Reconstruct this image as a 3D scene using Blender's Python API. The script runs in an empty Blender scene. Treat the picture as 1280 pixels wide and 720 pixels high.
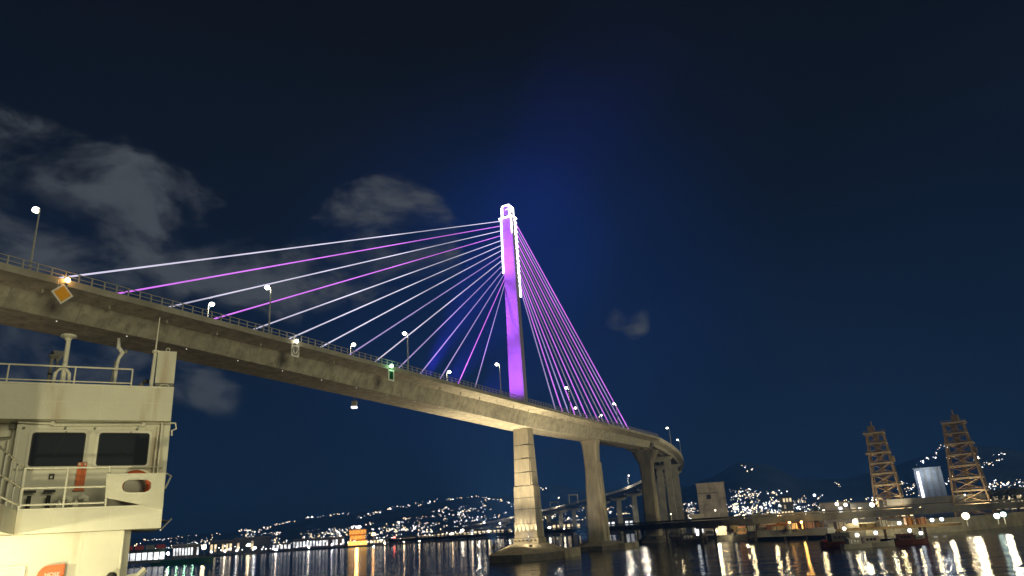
import bpy, bmesh, math, random
from mathutils import Vector, Matrix
random.seed(7)
sc = bpy.context.scene
COL = sc.collection
R = math.radians

# ------------------------------------------------------------------ camera
FPX, HC = 892.0, 8.0                      # focal length in px of a 1280 wide picture, eye height over the water
pitch, roll = R(18.8), R(3.5)
Fv = Vector((0, math.cos(pitch), math.sin(pitch)))
R0 = Vector((1, 0, 0)); U0 = R0.cross(Fv)
Rv = R0 * math.cos(roll) - U0 * math.sin(roll)
Uv = R0 * math.sin(roll) + U0 * math.cos(roll)
EYE = Vector((0, 0, HC))
cd = bpy.data.cameras.new('camera'); cd.sensor_width = 36; cd.lens = 36 * FPX / 1280
cd.clip_start = 0.1; cd.clip_end = 40000
cam = bpy.data.objects.new('camera', cd); COL.objects.link(cam)
M = Matrix((Rv, Uv, -Fv)).transposed().to_4x4(); M.translation = EYE
cam.matrix_world = M
sc.camera = cam

def ray(px, py):
    return Fv + Rv * ((px - 640) / FPX) + Uv * (-(py - 360) / FPX)
def at(px, py, d):
    """point seen at (px, py) whose horizontal distance is d metres"""
    r = ray(px, py); t = d / math.hypot(r.x, r.y)
    return EYE + r * t
def horizon(px):
    a, b = ray(px, 0).z, ray(px, 900).z
    return 900 * a / (a - b)
def ground(px, d, z=0.0):
    p = at(px, horizon(px), d); p.z = z
    return p

# ------------------------------------------------------------------ view, world, sun
sc.view_settings.view_transform = 'Standard'; sc.view_settings.look = 'None'
sc.view_settings.exposure = 0.0; sc.view_settings.gamma = 1.0
sc.cycles.use_denoising = True
sc.cycles.sample_clamp_indirect = 12.0
sc.cycles.max_bounces = 5; sc.cycles.diffuse_bounces = 2; sc.cycles.glossy_bounces = 3
sc.cycles.caustics_reflective = False; sc.cycles.caustics_refractive = False

def N(nt, kind, **kw):
    n = nt.nodes.new(kind)
    for k, v in kw.items():
        if k.startswith('i_'): n.inputs[k[2:].replace('_', ' ')].default_value = v
        else: setattr(n, k, v)
    return n
world = bpy.data.worlds.new('World'); sc.world = world; world.use_nodes = True
nt = world.node_tree; nt.nodes.clear(); L = nt.links.new
out = N(nt, 'ShaderNodeOutputWorld'); bg = N(nt, 'ShaderNodeBackground'); L(bg.outputs[0], out.inputs[0])
tc = N(nt, 'ShaderNodeTexCoord'); DIR = tc.outputs['Generated']
sep = N(nt, 'ShaderNodeSeparateXYZ'); L(DIR, sep.inputs[0])
grad = N(nt, 'ShaderNodeValToRGB'); L(sep.outputs['Z'], grad.inputs[0])
e = grad.color_ramp.elements
e[0].position = 0.0; e[0].color = (.0035, .0100, .034, 1)
e[1].position = 0.62; e[1].color = (.0034, .0028, .0026, 1)
for p, c in ((.10, (.0032, .0088, .028, 1)), (.28, (.0033, .0066, .0185, 1)), (.45, (.0034, .0042, .0080, 1))):
    k = grad.color_ramp.elements.new(p); k.color = c
def math_n(op, a, b=None, clamp=False):
    m = N(nt, 'ShaderNodeMath', operation=op, use_clamp=clamp)
    for i, v in enumerate((a, b)):
        if v is None: continue
        if isinstance(v, (int, float)): m.inputs[i].default_value = v
        else: L(v, m.inputs[i])
    return m.outputs[0]
def blob(px, py, rad, power=1.0):
    """soft patch of the sky round the direction seen at (px,py), angular radius rad degrees"""
    c = ray(px, py).normalized()
    d = N(nt, 'ShaderNodeVectorMath', operation='DOT_PRODUCT'); L(DIR, d.inputs[0]); d.inputs[1].default_value = c
    m = N(nt, 'ShaderNodeMapRange', interpolation_type='SMOOTHSTEP'); L(d.outputs['Value'], m.inputs[0])
    m.inputs[1].default_value = math.cos(R(rad)); m.inputs[2].default_value = 1.0
    m.inputs[3].default_value = 0.0; m.inputs[4].default_value = power
    return m.outputs[0]
# clouds lit by the city, in loose clumps
flat = N(nt, 'ShaderNodeMapping'); flat.inputs['Scale'].default_value = (1, 1, 1.75); L(DIR, flat.inputs[0])
noi = N(nt, 'ShaderNodeTexNoise', noise_dimensions='3D'); L(flat.outputs[0], noi.inputs['Vector'])
noi.inputs['Scale'].default_value = 8.0; noi.inputs['Detail'].default_value = 12.0; noi.inputs['Roughness'].default_value = .60; noi.inputs['Distortion'].default_value = .35
no2 = N(nt, 'ShaderNodeTexNoise', noise_dimensions='3D'); L(DIR, no2.inputs['Vector'])
no2.inputs['Scale'].default_value = 3.2; no2.inputs['Detail'].default_value = 6.0; no2.inputs['Roughness'].default_value = .5
clump = None
for b in ((-30, 265, 10.5, .95), (60, 245, 6.5, .5), (130, 280, 9, .75), (215, 310, 9, .7), (492, 285, 6.5, 1.35), (438, 290, 5.5, 1.0), (430, 345, 6, .8), (340, 350, 6, .7), (560, 330, 5, .5), (40, 440, 10, .75), (130, 440, 7, .5),
          (240, 476, 2.6, .6), (275, 488, 2.4, .6), (270, 550, 5, .3), (762, 397, 1.6, .52), (785, 401, 2.2, .60), (810, 400, 1.6, .46), (795, 412, 1.4, .3), (750, 470, 3, .3)):
    o = blob(*b); clump = o if clump is None else math_n('ADD', clump, o)
clump = math_n('MINIMUM', clump, 1.05)
dens = math_n('ADD', math_n('MULTIPLY', noi.outputs['Fac'], .75), math_n('MULTIPLY', no2.outputs['Fac'], .25))
cl = N(nt, 'ShaderNodeMapRange', interpolation_type='SMOOTHSTEP'); L(dens, cl.inputs[0])
thr = math_n('SUBTRACT', .665, math_n('MULTIPLY', clump, .25))
L(thr, cl.inputs[1]); L(math_n('ADD', thr, .20), cl.inputs[2])
shade = N(nt, 'ShaderNodeMapRange'); L(noi.outputs['Fac'], shade.inputs[0]); shade.inputs[1].default_value = .36; shade.inputs[2].default_value = .70; shade.inputs[3].default_value = .12; shade.inputs[4].default_value = 1.25
cmask = math_n('MULTIPLY', math_n('MULTIPLY', cl.outputs[0], math_n('MINIMUM', math_n('MULTIPLY', clump, 1.5), 1.0)), shade.outputs[0])
mixc = N(nt, 'ShaderNodeMix', data_type='RGBA'); L(cmask, mixc.inputs['Factor'])
mixc.inputs['B'].default_value = (.074, .081, .088, 1)
# bluish glow round the lit mast, painted into the sky colour
glow = math_n('ADD', blob(655, 380, 21, .50), blob(645, 310, 9.5, .62))
mixg = N(nt, 'ShaderNodeMix', data_type='RGBA', blend_type='ADD'); L(glow, mixg.inputs['Factor'])
mott = N(nt, 'ShaderNodeMapRange'); L(no2.outputs['Fac'], mott.inputs[0]); mott.inputs[1].default_value = .3; mott.inputs[2].default_value = .7; mott.inputs[3].default_value = .78; mott.inputs[4].default_value = 1.28
gm = N(nt, 'ShaderNodeMix', data_type='RGBA', blend_type='MULTIPLY'); gm.inputs['Factor'].default_value = 1; L(grad.outputs[0], gm.inputs['A']); L(mott.outputs[0], gm.inputs['B'])
L(gm.outputs['Result'], mixg.inputs['A']); mixg.inputs['B'].default_value = (.0, .0085, .066, 1)
L(mixg.outputs['Result'], mixc.inputs['A']); L(mixc.outputs['Result'], bg.inputs[0])
bg.inputs[1].default_value = 1.0

sun = bpy.data.lights.new('sun', 'SUN'); sun.energy = 1.42; sun.angle = R(22); sun.color = (1, .92, .57)
so = bpy.data.objects.new('sun', sun); COL.objects.link(so)
to_light = Vector((.70, -.71, .11)).normalized()
so.rotation_euler = to_light.to_track_quat('Z', 'Y').to_euler()

# ------------------------------------------------------------------ materials
MATS = {}
def base_mat(name):
    m = bpy.data.materials.new(name); m.use_nodes = True
    MATS[name] = m
    return m, m.node_tree, m.node_tree.nodes['Principled BSDF']
def surf(name, col, rough=.6, var=.25, scale=1.5, metal=0.0, bump=0.0, stretch=(1, 1, 1), spots=None, spec=.4):
    """weathered plain surface: two noises vary the colour, a third the relief"""
    m, t, b = base_mat(name); l = t.links.new
    c = N(t, 'ShaderNodeTexCoord'); mp = N(t, 'ShaderNodeMapping'); mp.inputs['Scale'].default_value = stretch
    l(c.outputs['Object'], mp.inputs[0])
    n1 = N(t, 'ShaderNodeTexNoise'); n1.inputs['Scale'].default_value = scale; n1.inputs['Detail'].default_value = 7; n1.inputs['Roughness'].default_value = .62
    l(mp.outputs[0], n1.inputs['Vector'])
    r = N(t, 'ShaderNodeValToRGB'); l(n1.outputs['Fac'], r.inputs[0])
    lo = tuple(x * (1 - var) for x in col); hi = tuple(min(1, x * (1 + var)) for x in col)
    r.color_ramp.elements[0].position = .32; r.color_ramp.elements[0].color = (*lo, 1)
    r.color_ramp.elements[1].position = .68; r.color_ramp.elements[1].color = (*hi, 1)
    o = r.outputs[0]
    if spots:
        n2 = N(t, 'ShaderNodeTexNoise'); n2.inputs['Scale'].default_value = spots[1]; n2.inputs['Detail'].default_value = 5
        mp2 = N(t, 'ShaderNodeMapping'); mp2.inputs['Scale'].default_value = spots[3] if len(spots) > 3 else (1, 1, 1); l(c.outputs['Object'], mp2.inputs[0]); l(mp2.outputs[0], n2.inputs['Vector'])
        k = N(t, 'ShaderNodeMapRange', interpolation_type='SMOOTHSTEP'); l(n2.outputs['Fac'], k.inputs[0])
        k.inputs[1].default_value = .52; k.inputs[2].default_value = .70; k.inputs[4].default_value = spots[2]
        x = N(t, 'ShaderNodeMix', data_type='RGBA'); l(k.outputs[0], x.inputs['Factor']); l(o, x.inputs['A']); x.inputs['B'].default_value = (*spots[0], 1)
        o = x.outputs['Result']
    l(o, b.inputs['Base Color'])
    b.inputs['Roughness'].default_value = rough; b.inputs['Metallic'].default_value = metal; b.inputs['Specular IOR Level'].default_value = spec
    if bump:
        bp = N(t, 'ShaderNodeBump'); bp.inputs['Strength'].default_value = bump; bp.inputs['Distance'].default_value = .1
        l(n1.outputs['Fac'], bp.inputs['Height']); l(bp.outputs[0], b.inputs['Normal'])
    return m
def glow_mat(name, col, strength, sample=True, vary=0.0, scale=.3):
    m, t, b = base_mat(name)
    b.inputs['Base Color'].default_value = (.1, .1, .1, 1)
    b.inputs['Emission Color'].default_value = (*col, 1); b.inputs['Emission Strength'].default_value = strength
    if vary:
        c = N(t, 'ShaderNodeTexCoord'); n = N(t, 'ShaderNodeTexNoise'); n.inputs['Scale'].default_value = scale
        t.links.new(c.outputs['Object'], n.inputs['Vector'])
        k = N(t, 'ShaderNodeMapRange'); t.links.new(n.outputs['Fac'], k.inputs[0])
        k.inputs[1].default_value = .35; k.inputs[2].default_value = .65
        k.inputs[3].default_value = strength * (1 - vary); k.inputs[4].default_value = strength * (1 + vary)
        t.links.new(k.outputs[0], b.inputs['Emission Strength'])
    if not sample: m.cycles.emission_sampling = 'NONE'
    return m

concrete = surf('concrete', (.30, .285, .235), .85, .22, .30, bump=.25, spots=((.16, .145, .11), .10, .65, (1, 1, .35)))
joint_concrete = surf('joint_concrete', (.20, .19, .145), .9, .2, 1.0)
lit_concrete = surf('lit_concrete', (.46, .44, .37), .85, .2, .2)  # whiter than the other concrete, in place of light falling on the viaduct
girder_concrete = surf('girder_concrete', (.29, .275, .21), .85, .30, .55, bump=.16, spots=((.15, .14, .10), 1.1, .6, (1, 1, .5)))
pier_concrete = surf('pier_concrete', (.30, .275, .205), .85, .20, .9, bump=.3, stretch=(1, 1, .25), spots=((.12, .10, .07), .22, .8, (1, 1, .22)))
mast_paint = surf('mast_paint', (.20, .19, .21), .7, .10, .2)
cap_concrete = surf('cap_concrete', (.26, .235, .175), .9, .3, .4, bump=.4, spots=((.11, .10, .07), .15, .6))
shaded_concrete = surf('shaded_concrete', (.15, .135, .10), .85, .3, .5, bump=.3, stretch=(1, 1, .3))  # darker pier concrete: the third pier's shade is put into the colour
wet_concrete = surf('wet_concrete', (.075, .070, .055), .7, .35, .6, bump=.4)
galv = surf('galvanised_steel', (.38, .38, .37), .5, .12, 2.0, metal=.3)
dark_steel = surf('dark_steel', (.062, .057, .045), .75, .5, .25, bump=.3)
tan_steel = surf('tan_steel', (.46, .37, .23), .8, .25, .25)
rust_steel = surf('rust_steel', (.30, .22, .125), .8, .35, .25, spots=((.17, .10, .05), .3, .7))
plank_grey = surf('plank_grey', (.26, .23, .15), .9, .35, .3, spots=((.12, .10, .06), .2, .7))
bridge_steel = surf('bridge_steel', (.13, .118, .085), .8, .5, .12, spots=((.06, .05, .035), .2, .7))
dark_wood = surf('dark_wood', (.06, .045, .03), .85, .4, .5)
plank_wood = surf('plank_wood', (.30, .22, .11), .85, .4, .25)
ship_white = surf('ship_white', (.68, .665, .54), .45, .06, .8, bump=.28, spots=((.42, .30, .15), 1.6, .62, (1, 1, .13)), spec=.35)
ship_edge = surf('ship_edge', (.74, .72, .60), .4, .05, 2.0)
ship_grey = surf('ship_grey', (.20, .20, .17), .6, .3, 2.0)
ship_dark = surf('ship_dark', (.03, .03, .028), .6, .3, 3.0)
orange_paint = surf('orange_paint', (.62, .13, .02), .45, .15, 4.0, spots=((.42, .09, .02), 6.0, .6))
lifebuoy_orange = surf('lifebuoy_orange', (.65, .12, .03), .5, .1, 5.0)
lifebuoy_white = surf('lifebuoy_white', (.7, .68, .6), .5, .1, 5.0)
sign_yellow = surf('sign_yellow', (.85, .40, .02), .5, .05, 2.0)
sign_white = surf('sign_white', (.78, .76, .70), .5, .05, 2.0)
sign_black = surf('sign_black', (.03, .03, .03), .5, .1, 2.0)
sign_green = surf('sign_green', (.005, .06, .02), .5, .1, 2.0)
pale_wall = surf('pale_wall', (.50, .43, .36), .9, .30, .25, spots=((.20, .16, .12), .16, .8))
grey_wall = surf('grey_wall', (.22, .215, .19), .9, .3, .12)
blue_wall = surf('blue_wall', (.27, .29, .32), .7, .2, .06)
shed_wall = surf('shed_wall', (.075, .07, .06), .9, .4, .08)
red_roof = surf('red_roof', (.42, .055, .04), .7, .15, .2)
hull_red = surf('hull_red', (.10, .022, .014), .6, .3, .5)
hull_dark = surf('hull_dark', (.035, .03, .03), .6, .3, .5)
hull_white = surf('hull_white', (.34, .32, .27), .5, .1, .5)
hull_green = surf('hull_green', (.012, .075, .03), .5, .2, .5)
orange_wall = surf('orange_wall', (.55, .22, .04), .8, .2, .3)
container_orange = surf('container_orange', (.50, .20, .03), .6, .25, .4)
container_rust = surf('container_rust', (.28, .12, .05), .7, .35, .4)
container_blue = surf('container_blue', (.06, .09, .14), .6, .25, .4)
land_mat = surf('land_mat', (.09, .082, .06), .95, .4, .02)
hill_mat = surf('hill_mat', (.12, .165, .26), 1.0, .30, .004, spec=0)  # hill colour lightened and blued in place of distance haze
tree_leaf = surf('tree_leaf', (.035, .05, .02), .9, .5, .6)
tree_bark = surf('tree_bark', (.06, .045, .03), .9, .3, 1.0)

lamp_white = glow_mat('lamp_white', (1, .96, .82), 7)
lamp_cool = glow_mat('lamp_cool', (.80, .90, 1), 6)
lamp_teal = glow_mat('lamp_teal', (.72, 1, .92), 7)
lamp_warm = glow_mat('lamp_warm', (1, .84, .56), 9)
lamp_amber = glow_mat('lamp_amber', (1, .48, .12), 30)
lamp_street = glow_mat('lamp_street', (1, .95, .74), 16, sample=False)
lamp_red = glow_mat('lamp_red', (1, .10, .08), 20)
lamp_green = glow_mat('lamp_green', (.45, 1, .55), 9, sample=False)
lamp_greenwash = glow_mat('lamp_greenwash', (.20, 1, .38), 14)
soffit_glow = glow_mat('soffit_glow', (1, .93, .75), .9, sample=False)
spark_white = glow_mat('spark_white', (.95, .95, .95), 5.0, sample=False)
spark_bright = glow_mat('spark_bright', (.98, .98, .95), 12, sample=False)
spark_warm = glow_mat('spark_warm', (1, .76, .44), 7.0, sample=False)
led_white = glow_mat('led_white', (.96, .93, 1), 6.0, sample=False)
win_white = glow_mat('win_white', (.95, .97, 1), 1.6, sample=False, vary=.6, scale=.15)
win_warm = glow_mat('win_warm', (1, .78, .45), 1.3, sample=False, vary=.7, scale=.12)
facade_orange = glow_mat('facade_orange', (1, .42, .05), 1.25, sample=True, vary=.45, scale=.5)
facade_yellow = glow_mat('facade_yellow', (1, .66, .14), 2.4, sample=True)
cable_white = glow_mat('cable_white', (.80, .76, 1), .92, sample=False, vary=.42, scale=.035)  # cables emit along their length, standing in for floodlight on them
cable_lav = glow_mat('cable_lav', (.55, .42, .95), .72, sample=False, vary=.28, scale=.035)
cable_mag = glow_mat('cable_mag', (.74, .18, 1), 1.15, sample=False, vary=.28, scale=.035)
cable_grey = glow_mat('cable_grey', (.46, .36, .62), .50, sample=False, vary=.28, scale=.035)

def glass_mat():
    m, t, b = base_mat('dark_glass')
    b.inputs['Base Color'].default_value = (.028, .034, .042, 1); b.inputs['Roughness'].default_value = .06
    b.inputs['Specular IOR Level'].default_value = .5
    return m
dark_glass = glass_mat()
def water_mat():
    m, t, b = base_mat('harbour_water'); l = t.links.new
    b.inputs['Base Color'].default_value = (.0035, .0060, .0060, 1)
    b.inputs['Roughness'].default_value = .10; b.inputs['IOR'].default_value = 1.33
    c = N(t, 'ShaderNodeTexCoord')
    h = None
    for sca, st, det in ((.09, .9, 3.0), (.45, .45, 3.0)):
        n = N(t, 'ShaderNodeTexNoise'); n.inputs['Scale'].default_value = sca; n.inputs['Detail'].default_value = det
        mp = N(t, 'ShaderNodeMapping'); mp.inputs['Rotation'].default_value = (0, 0, .25); mp.inputs['Scale'].default_value = (.55, 1, 1)
        l(c.outputs['Object'], mp.inputs[0]); l(mp.outputs[0], n.inputs['Vector'])
        mu = N(t, 'ShaderNodeMath', operation='MULTIPLY'); l(n.outputs['Fac'], mu.inputs[0]); mu.inputs[1].default_value = st
        if h is None: h = mu.outputs[0]
        else:
            a = N(t, 'ShaderNodeMath', operation='ADD'); l(h, a.inputs[0]); l(mu.outputs[0], a.inputs[1]); h = a.outputs[0]
    bp = N(t, 'ShaderNodeBump'); bp.inputs['Strength'].default_value = 1.0; bp.inputs['Distance'].default_value = .55
    l(h, bp.inputs['Height']); l(bp.outputs[0], b.inputs['Normal'])
    return m
water = water_mat()

# ------------------------------------------------------------------ object helpers
ORG = {}
def link(o, parent=None):
    COL.objects.link(o)
    if parent is not None: o.parent = parent
    return o
def tag(o, label, cat, group=None):
    o['label'] = label; o['category'] = cat
    if group: o['group'] = group
    return o
def thing(name, label, cat, loc=(0, 0, 0), rotz=0.0, group=None):
    o = bpy.data.objects.new(name, None); COL.objects.link(o)
    o.location = loc; o.rotation_euler = (0, 0, rotz); o.empty_display_size = .3
    ORG[o.name] = Vector(loc)
    return tag(o, label, cat, group)
class MB:
    def __init__(s): s.v = []; s.f = []
    def add(s, vs, fs):
        k = len(s.v); s.v += [Vector(v) for v in vs]; s.f += [tuple(i + k for i in f) for f in fs]; return s
    def hexa(s, p):          # 8 points: bottom loop, top loop
        return s.add(p, [(3, 2, 1, 0), (4, 5, 6, 7), (0, 1, 5, 4), (1, 2, 6, 5), (2, 3, 7, 6), (3, 0, 4, 7)])
    def box(s, c, d, rz=0.0):
        x, y, z = (k / 2 for k in d); ca, sa = math.cos(rz), math.sin(rz)
        return s.hexa([Vector((c[0] + a * ca - b * sa, c[1] + a * sa + b * ca, c[2] + e)) for e in (-z, z) for a, b in ((-x, -y), (x, -y), (x, y), (-x, y))])
    def loft(s, secs, closed=True, caps=True):
        n = len(secs[0]); vs = [v for q in secs for v in q]; fs = []
        for i in range(len(secs) - 1):
            for j in range(n if closed else n - 1):
                a = i * n + j; b = i * n + (j + 1) % n
                fs.append((a, b, b + n, a + n))
        if caps and closed:
            fs.append(tuple(reversed(range(n)))); fs.append(tuple(range((len(secs) - 1) * n, len(secs) * n)))
        return s.add(vs, fs)
    def tube(s, p0, p1, r0, r1=None, n=6):
        return s.path([p0, p1], [r0, r1 if r1 is not None else r0], n)
    def path(s, pts, rad, n=6):
        pts = [Vector(p) for p in pts]; secs = []
        if not isinstance(rad, (list, tuple)): rad = [rad] * len(pts)
        for i, p in enumerate(pts):
            d = (pts[min(i + 1, len(pts) - 1)] - pts[max(i - 1, 0)]).normalized()
            a = Vector((0, 0, 1)) if abs(d.z) < .9 else Vector((1, 0, 0))
            u = d.cross(a).normalized(); w = u.cross(d)
            secs.append([p + (u * math.cos(t) + w * math.sin(t)) * rad[i] for t in (2 * math.pi * k / n for k in range(n))])
        return s.loft(secs)
    def ball(s, c, r, seg=8, rings=5, sz=1.0):
        c = Vector(c); secs = []
        for i in range(1, rings):
            t = math.pi * i / rings
            secs.append([c + Vector((r * math.sin(t) * math.cos(2 * math.pi * k / seg), r * math.sin(t) * math.sin(2 * math.pi * k / seg), -r * sz * math.cos(t))) for k in range(seg)])
        return s.loft(secs)
    def build(s, name, mat, parent=None, smooth=False, world=True):
        me = bpy.data.meshes.new(name)
        o0 = ORG.get(parent.name, Vector()) if (parent is not None and world) else Vector()
        me.from_pydata([v - o0 for v in s.v], [], s.f)
        bm = bmesh.new(); bm.from_mesh(me); bmesh.ops.recalc_face_normals(bm, faces=bm.faces); bm.to_mesh(me); bm.free()
        me.materials.append(mat)
        if smooth: me.shade_smooth()
        o = bpy.data.objects.new(name, me); link(o, parent)
        ORG[o.name] = o0
        return o
def structure(o): o['kind'] = 'structure'; return o
def stuff(o): o['kind'] = 'stuff'; return o
def copy_tree(root, loc, rotz=None, label=None, group=None):
    r = root.copy(); COL.objects.link(r); r.location = loc
    if rotz is not None: r.rotation_euler = (0, 0, rotz)
    if label: r['label'] = label
    if group: r['group'] = group
    for ch in root.children:
        c = ch.copy(); COL.objects.link(c); c.parent = r
        for g in ch.children:
            d = g.copy(); COL.objects.link(d); d.parent = c
    return r
def add_light(kind, name, loc, target, energy, col, parent=None, size=.2, cone=60, blend=.5):
    l = bpy.data.lights.new(name, kind); l.energy = energy; l.color = col; l.shadow_soft_size = size
    if kind == 'SPOT': l.spot_size = R(cone); l.spot_blend = blend
    o = bpy.data.objects.new(name, l); COL.objects.link(o); o.location = loc
    if target is not None: o.rotation_euler = (Vector(loc) - Vector(target)).to_track_quat('Z', 'Y').to_euler()
    return o

# ------------------------------------------------------------------ water, land, hills
w = MB().add([(-9000, -400, 0), (9000, -400, 0), (9000, 14000, 0), (-9000, 14000, 0)], [(0, 1, 2, 3)]).build('water', water); structure(w)

def land(name, front, back_d, z, mat=land_mat):
    """a low shore: front edge given as (px, distance), going back to distance back_d"""
    a = [ground(px, d, z) for px, d in front]; b = [ground(px, back_d, z + 2) for px, d in front]
    lo = [Vector((p.x, p.y, -1.5)) for p in a]
    n = len(a); fs = []
    for i in range(n - 1):
        fs.append((i, i + 1, n + i + 1, n + i)); fs.append((2 * n + i, 2 * n + i + 1, i + 1, i))
    return structure(MB().add(a + b + lo, fs).build(name, mat))
land('far_shore_ground', [(-500, 1150), (60, 1000), (160, 930), (300, 980), (440, 1060), (540, 1060), (640, 980), (700, 900), (770, 760), (840, 640), (930, 560)], 5200, 2.0)
land('harbour_ground', [(835, 330), (900, 300), (940, 276), (1034, 258), (1120, 266), (1200, 280), (1320, 330), (1600, 380)], 5200, 2.0)

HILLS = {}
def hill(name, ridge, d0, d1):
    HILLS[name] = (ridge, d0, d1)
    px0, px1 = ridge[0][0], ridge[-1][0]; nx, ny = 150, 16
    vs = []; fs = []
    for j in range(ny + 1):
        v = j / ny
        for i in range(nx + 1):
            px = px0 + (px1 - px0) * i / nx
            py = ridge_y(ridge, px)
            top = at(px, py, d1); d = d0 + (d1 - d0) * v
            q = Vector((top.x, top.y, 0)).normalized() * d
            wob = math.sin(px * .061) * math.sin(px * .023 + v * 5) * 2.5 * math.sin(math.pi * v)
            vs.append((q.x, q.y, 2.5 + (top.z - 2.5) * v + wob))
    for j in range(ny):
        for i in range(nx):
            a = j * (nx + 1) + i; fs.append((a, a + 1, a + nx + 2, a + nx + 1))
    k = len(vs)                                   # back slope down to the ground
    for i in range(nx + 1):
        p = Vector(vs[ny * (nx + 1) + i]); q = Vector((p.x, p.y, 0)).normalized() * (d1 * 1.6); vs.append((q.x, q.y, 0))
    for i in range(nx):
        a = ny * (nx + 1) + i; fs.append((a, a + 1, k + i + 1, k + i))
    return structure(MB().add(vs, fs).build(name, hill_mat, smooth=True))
def ridge_y(ridge, px):
    for (a, ya), (b, yb) in zip(ridge, ridge[1:]):
        if a <= px <= b:
            t = (px - a) / (b - a); t = t * t * (3 - 2 * t) * .5 + t * .5
            return ya + (yb - ya) * t
    return ridge[0][1] if px < ridge[0][0] else ridge[-1][1]
LEFT_RIDGE = [(-300, 690), (60, 684), (190, 673), (270, 666), (350, 655), (425, 643), (480, 636), (540, 629), (590, 621), (640, 618), (690, 606), (730, 612), (790, 612), (860, 608), (960, 640)]
RIGHT_RIDGE = [(760, 652), (840, 618), (885, 598), (925, 577), (955, 580), (1000, 598), (1050, 599), (1100, 588), (1150, 572), (1195, 556), (1240, 558), (1290, 566), (1400, 560), (1700, 590)]
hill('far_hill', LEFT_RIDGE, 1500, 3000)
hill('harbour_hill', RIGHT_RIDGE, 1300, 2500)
def on_hill(name, px, py):
    """where the line of sight through (px, py) meets that hill"""
    ridge, d0, d1 = HILLS[name]; r = ray(px, py); t = r.z / math.hypot(r.x, r.y)
    # azimuth is taken at the ridge: find the ridge pixel with the same azimuth
    az = math.atan2(r.x, r.y); lo, hi = ridge[0][0], ridge[-1][0]
    for _ in range(30):
        m = (lo + hi) / 2; q = ray(m, ridge_y(ridge, m))
        if math.atan2(q.x, q.y) < az: lo = m
        else: hi = m
    top = at(lo, ridge_y(ridge, lo), d1)
    k = (top.z - 2.5) / (d1 - d0)
    den = k - t
    d = d1 if abs(den) < 1e-6 else (HC - 2.5 + k * d0) / den
    if not (d0 * .8 < d <= d1): d = d1 if d > d1 or d < 0 else d0
    return at(px, py, d) + Vector((0, 0, 1.5))
def octa(mb, c, r):
    mb.add([c + Vector(v) * r for v in ((1, 0, 0), (0, 1, 0), (-1, 0, 0), (0, -1, 0), (0, 0, 1), (0, 0, -1))],
           [(0, 1, 4), (1, 2, 4), (2, 3, 4), (3, 0, 4), (1, 0, 5), (2, 1, 5), (3, 2, 5), (0, 3, 5)])

# lights of the houses on the hills: uncountable specks, in rows along the slopes
specks = {'spark_white': MB(), 'spark_bright': MB(), 'spark_warm': MB()}
def speck(hl, px, py, s=1.0):
    c = on_hill(hl, px, py); d = math.hypot(c.x, c.y)
    q = random.random(); m = 'spark_bright' if q < .22 * s else ('spark_warm' if q > .58 else 'spark_white')
    octa(specks[m], c, d / FPX * (.30 + .52 * random.random() ** 2.2) * (.8 + .35 * s))
def row(hl, pts, n, jit=1.2, s=1.0):
    for _ in range(n):
        t = random.random() * (len(pts) - 1); i = int(t); f = t - i
        speck(hl, pts[i][0] + (pts[i + 1][0] - pts[i][0]) * f + random.gauss(0, 1), pts[i][1] + (pts[i + 1][1] - pts[i][1]) * f + random.gauss(0, jit), s)
def patch(hl, x0, x1, y0, y1, n, slope=0.0, s=.6):
    k = 0; n = int(n * 1.35)
    while k < n:
        cx, cy = random.uniform(x0, x1), y0 + (y1 - y0) * (1 - random.random() ** 1.6)
        for _ in range(random.randint(1, 5)):
            dx = random.gauss(0, 4); speck(hl, cx + dx, cy + slope * (cx - x0) - .15 * dx + random.gauss(0, 1.0), s); k += 1
F, H = 'far_hill', 'harbour_hill'
row(F, [(175, 676), (205, 674), (250, 669), (275, 668)], 26, .6, .8)
row(F, [(298, 664), (312, 663), (336, 660), (345, 656), (372, 651)], 34, .8, 1.2)
row(F, [(382, 648), (400, 646), (420, 643), (436, 642)], 22, .6, 1.0)
row(F, [(448, 648), (465, 643), (480, 638), (495, 634), (520, 631), (540, 627)], 40, 1.0, 1.2)
row(F, [(545, 626), (562, 625), (578, 622), (600, 621), (612, 624)], 22, .8, 1.0)
row(F, [(598, 628), (612, 624), (628, 626)], 16, .8); row(F, [(634, 627), (640, 634)], 8, 1.5); row(F, [(580, 638), (600, 637), (606, 632)], 16, 1.2)
patch(F, 480, 545, 645, 664, 90); patch(F, 340, 400, 668, 682, 55); patch(F, 400, 440, 660, 672, 40); patch(F, 545, 615, 634, 655, 80); patch(F, 300, 430, 656, 668, 22)
patch(F, 210, 330, 674, 684, 45); patch(F, 440, 500, 658, 676, 45); patch(F, 680, 800, 634, 654, 120); row(F, [(676, 611), (684, 611)], 4, .8)
patch(H, 858, 876, 622, 645, 26); patch(H, 912, 990, 610, 640, 150, .10, 1.0); patch(H, 912, 950, 602, 622, 34, .1); row(H, [(928, 581), (934, 589), (950, 585)], 7, 1.5)
row(H, [(1044, 603), (1052, 609)], 5, 1.0); patch(H, 990, 1030, 622, 640, 30); patch(H, 1120, 1150, 570, 612, 10)
row(H, [(1150, 578), (1168, 572), (1174, 562), (1186, 558)], 24, 1.5); row(H, [(1190, 568), (1182, 575)], 6, 2); row(H, [(1192, 592), (1184, 604), (1180, 612)], 12, 1.2)
patch(H, 1225, 1262, 562, 582, 16, 0, 1.0); row(H, [(1232, 608), (1250, 606), (1280, 602)], 22, 1.5); patch(H, 1236, 1285, 600, 622, 34)
patch(F, 170, 300, 676, 688, 50, 0, 1.0); patch(F, 300, 430, 664, 680, 70, 0, .9); patch(F, 440, 560, 655, 676, 90); patch(F, 545, 640, 640, 662, 60)
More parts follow.
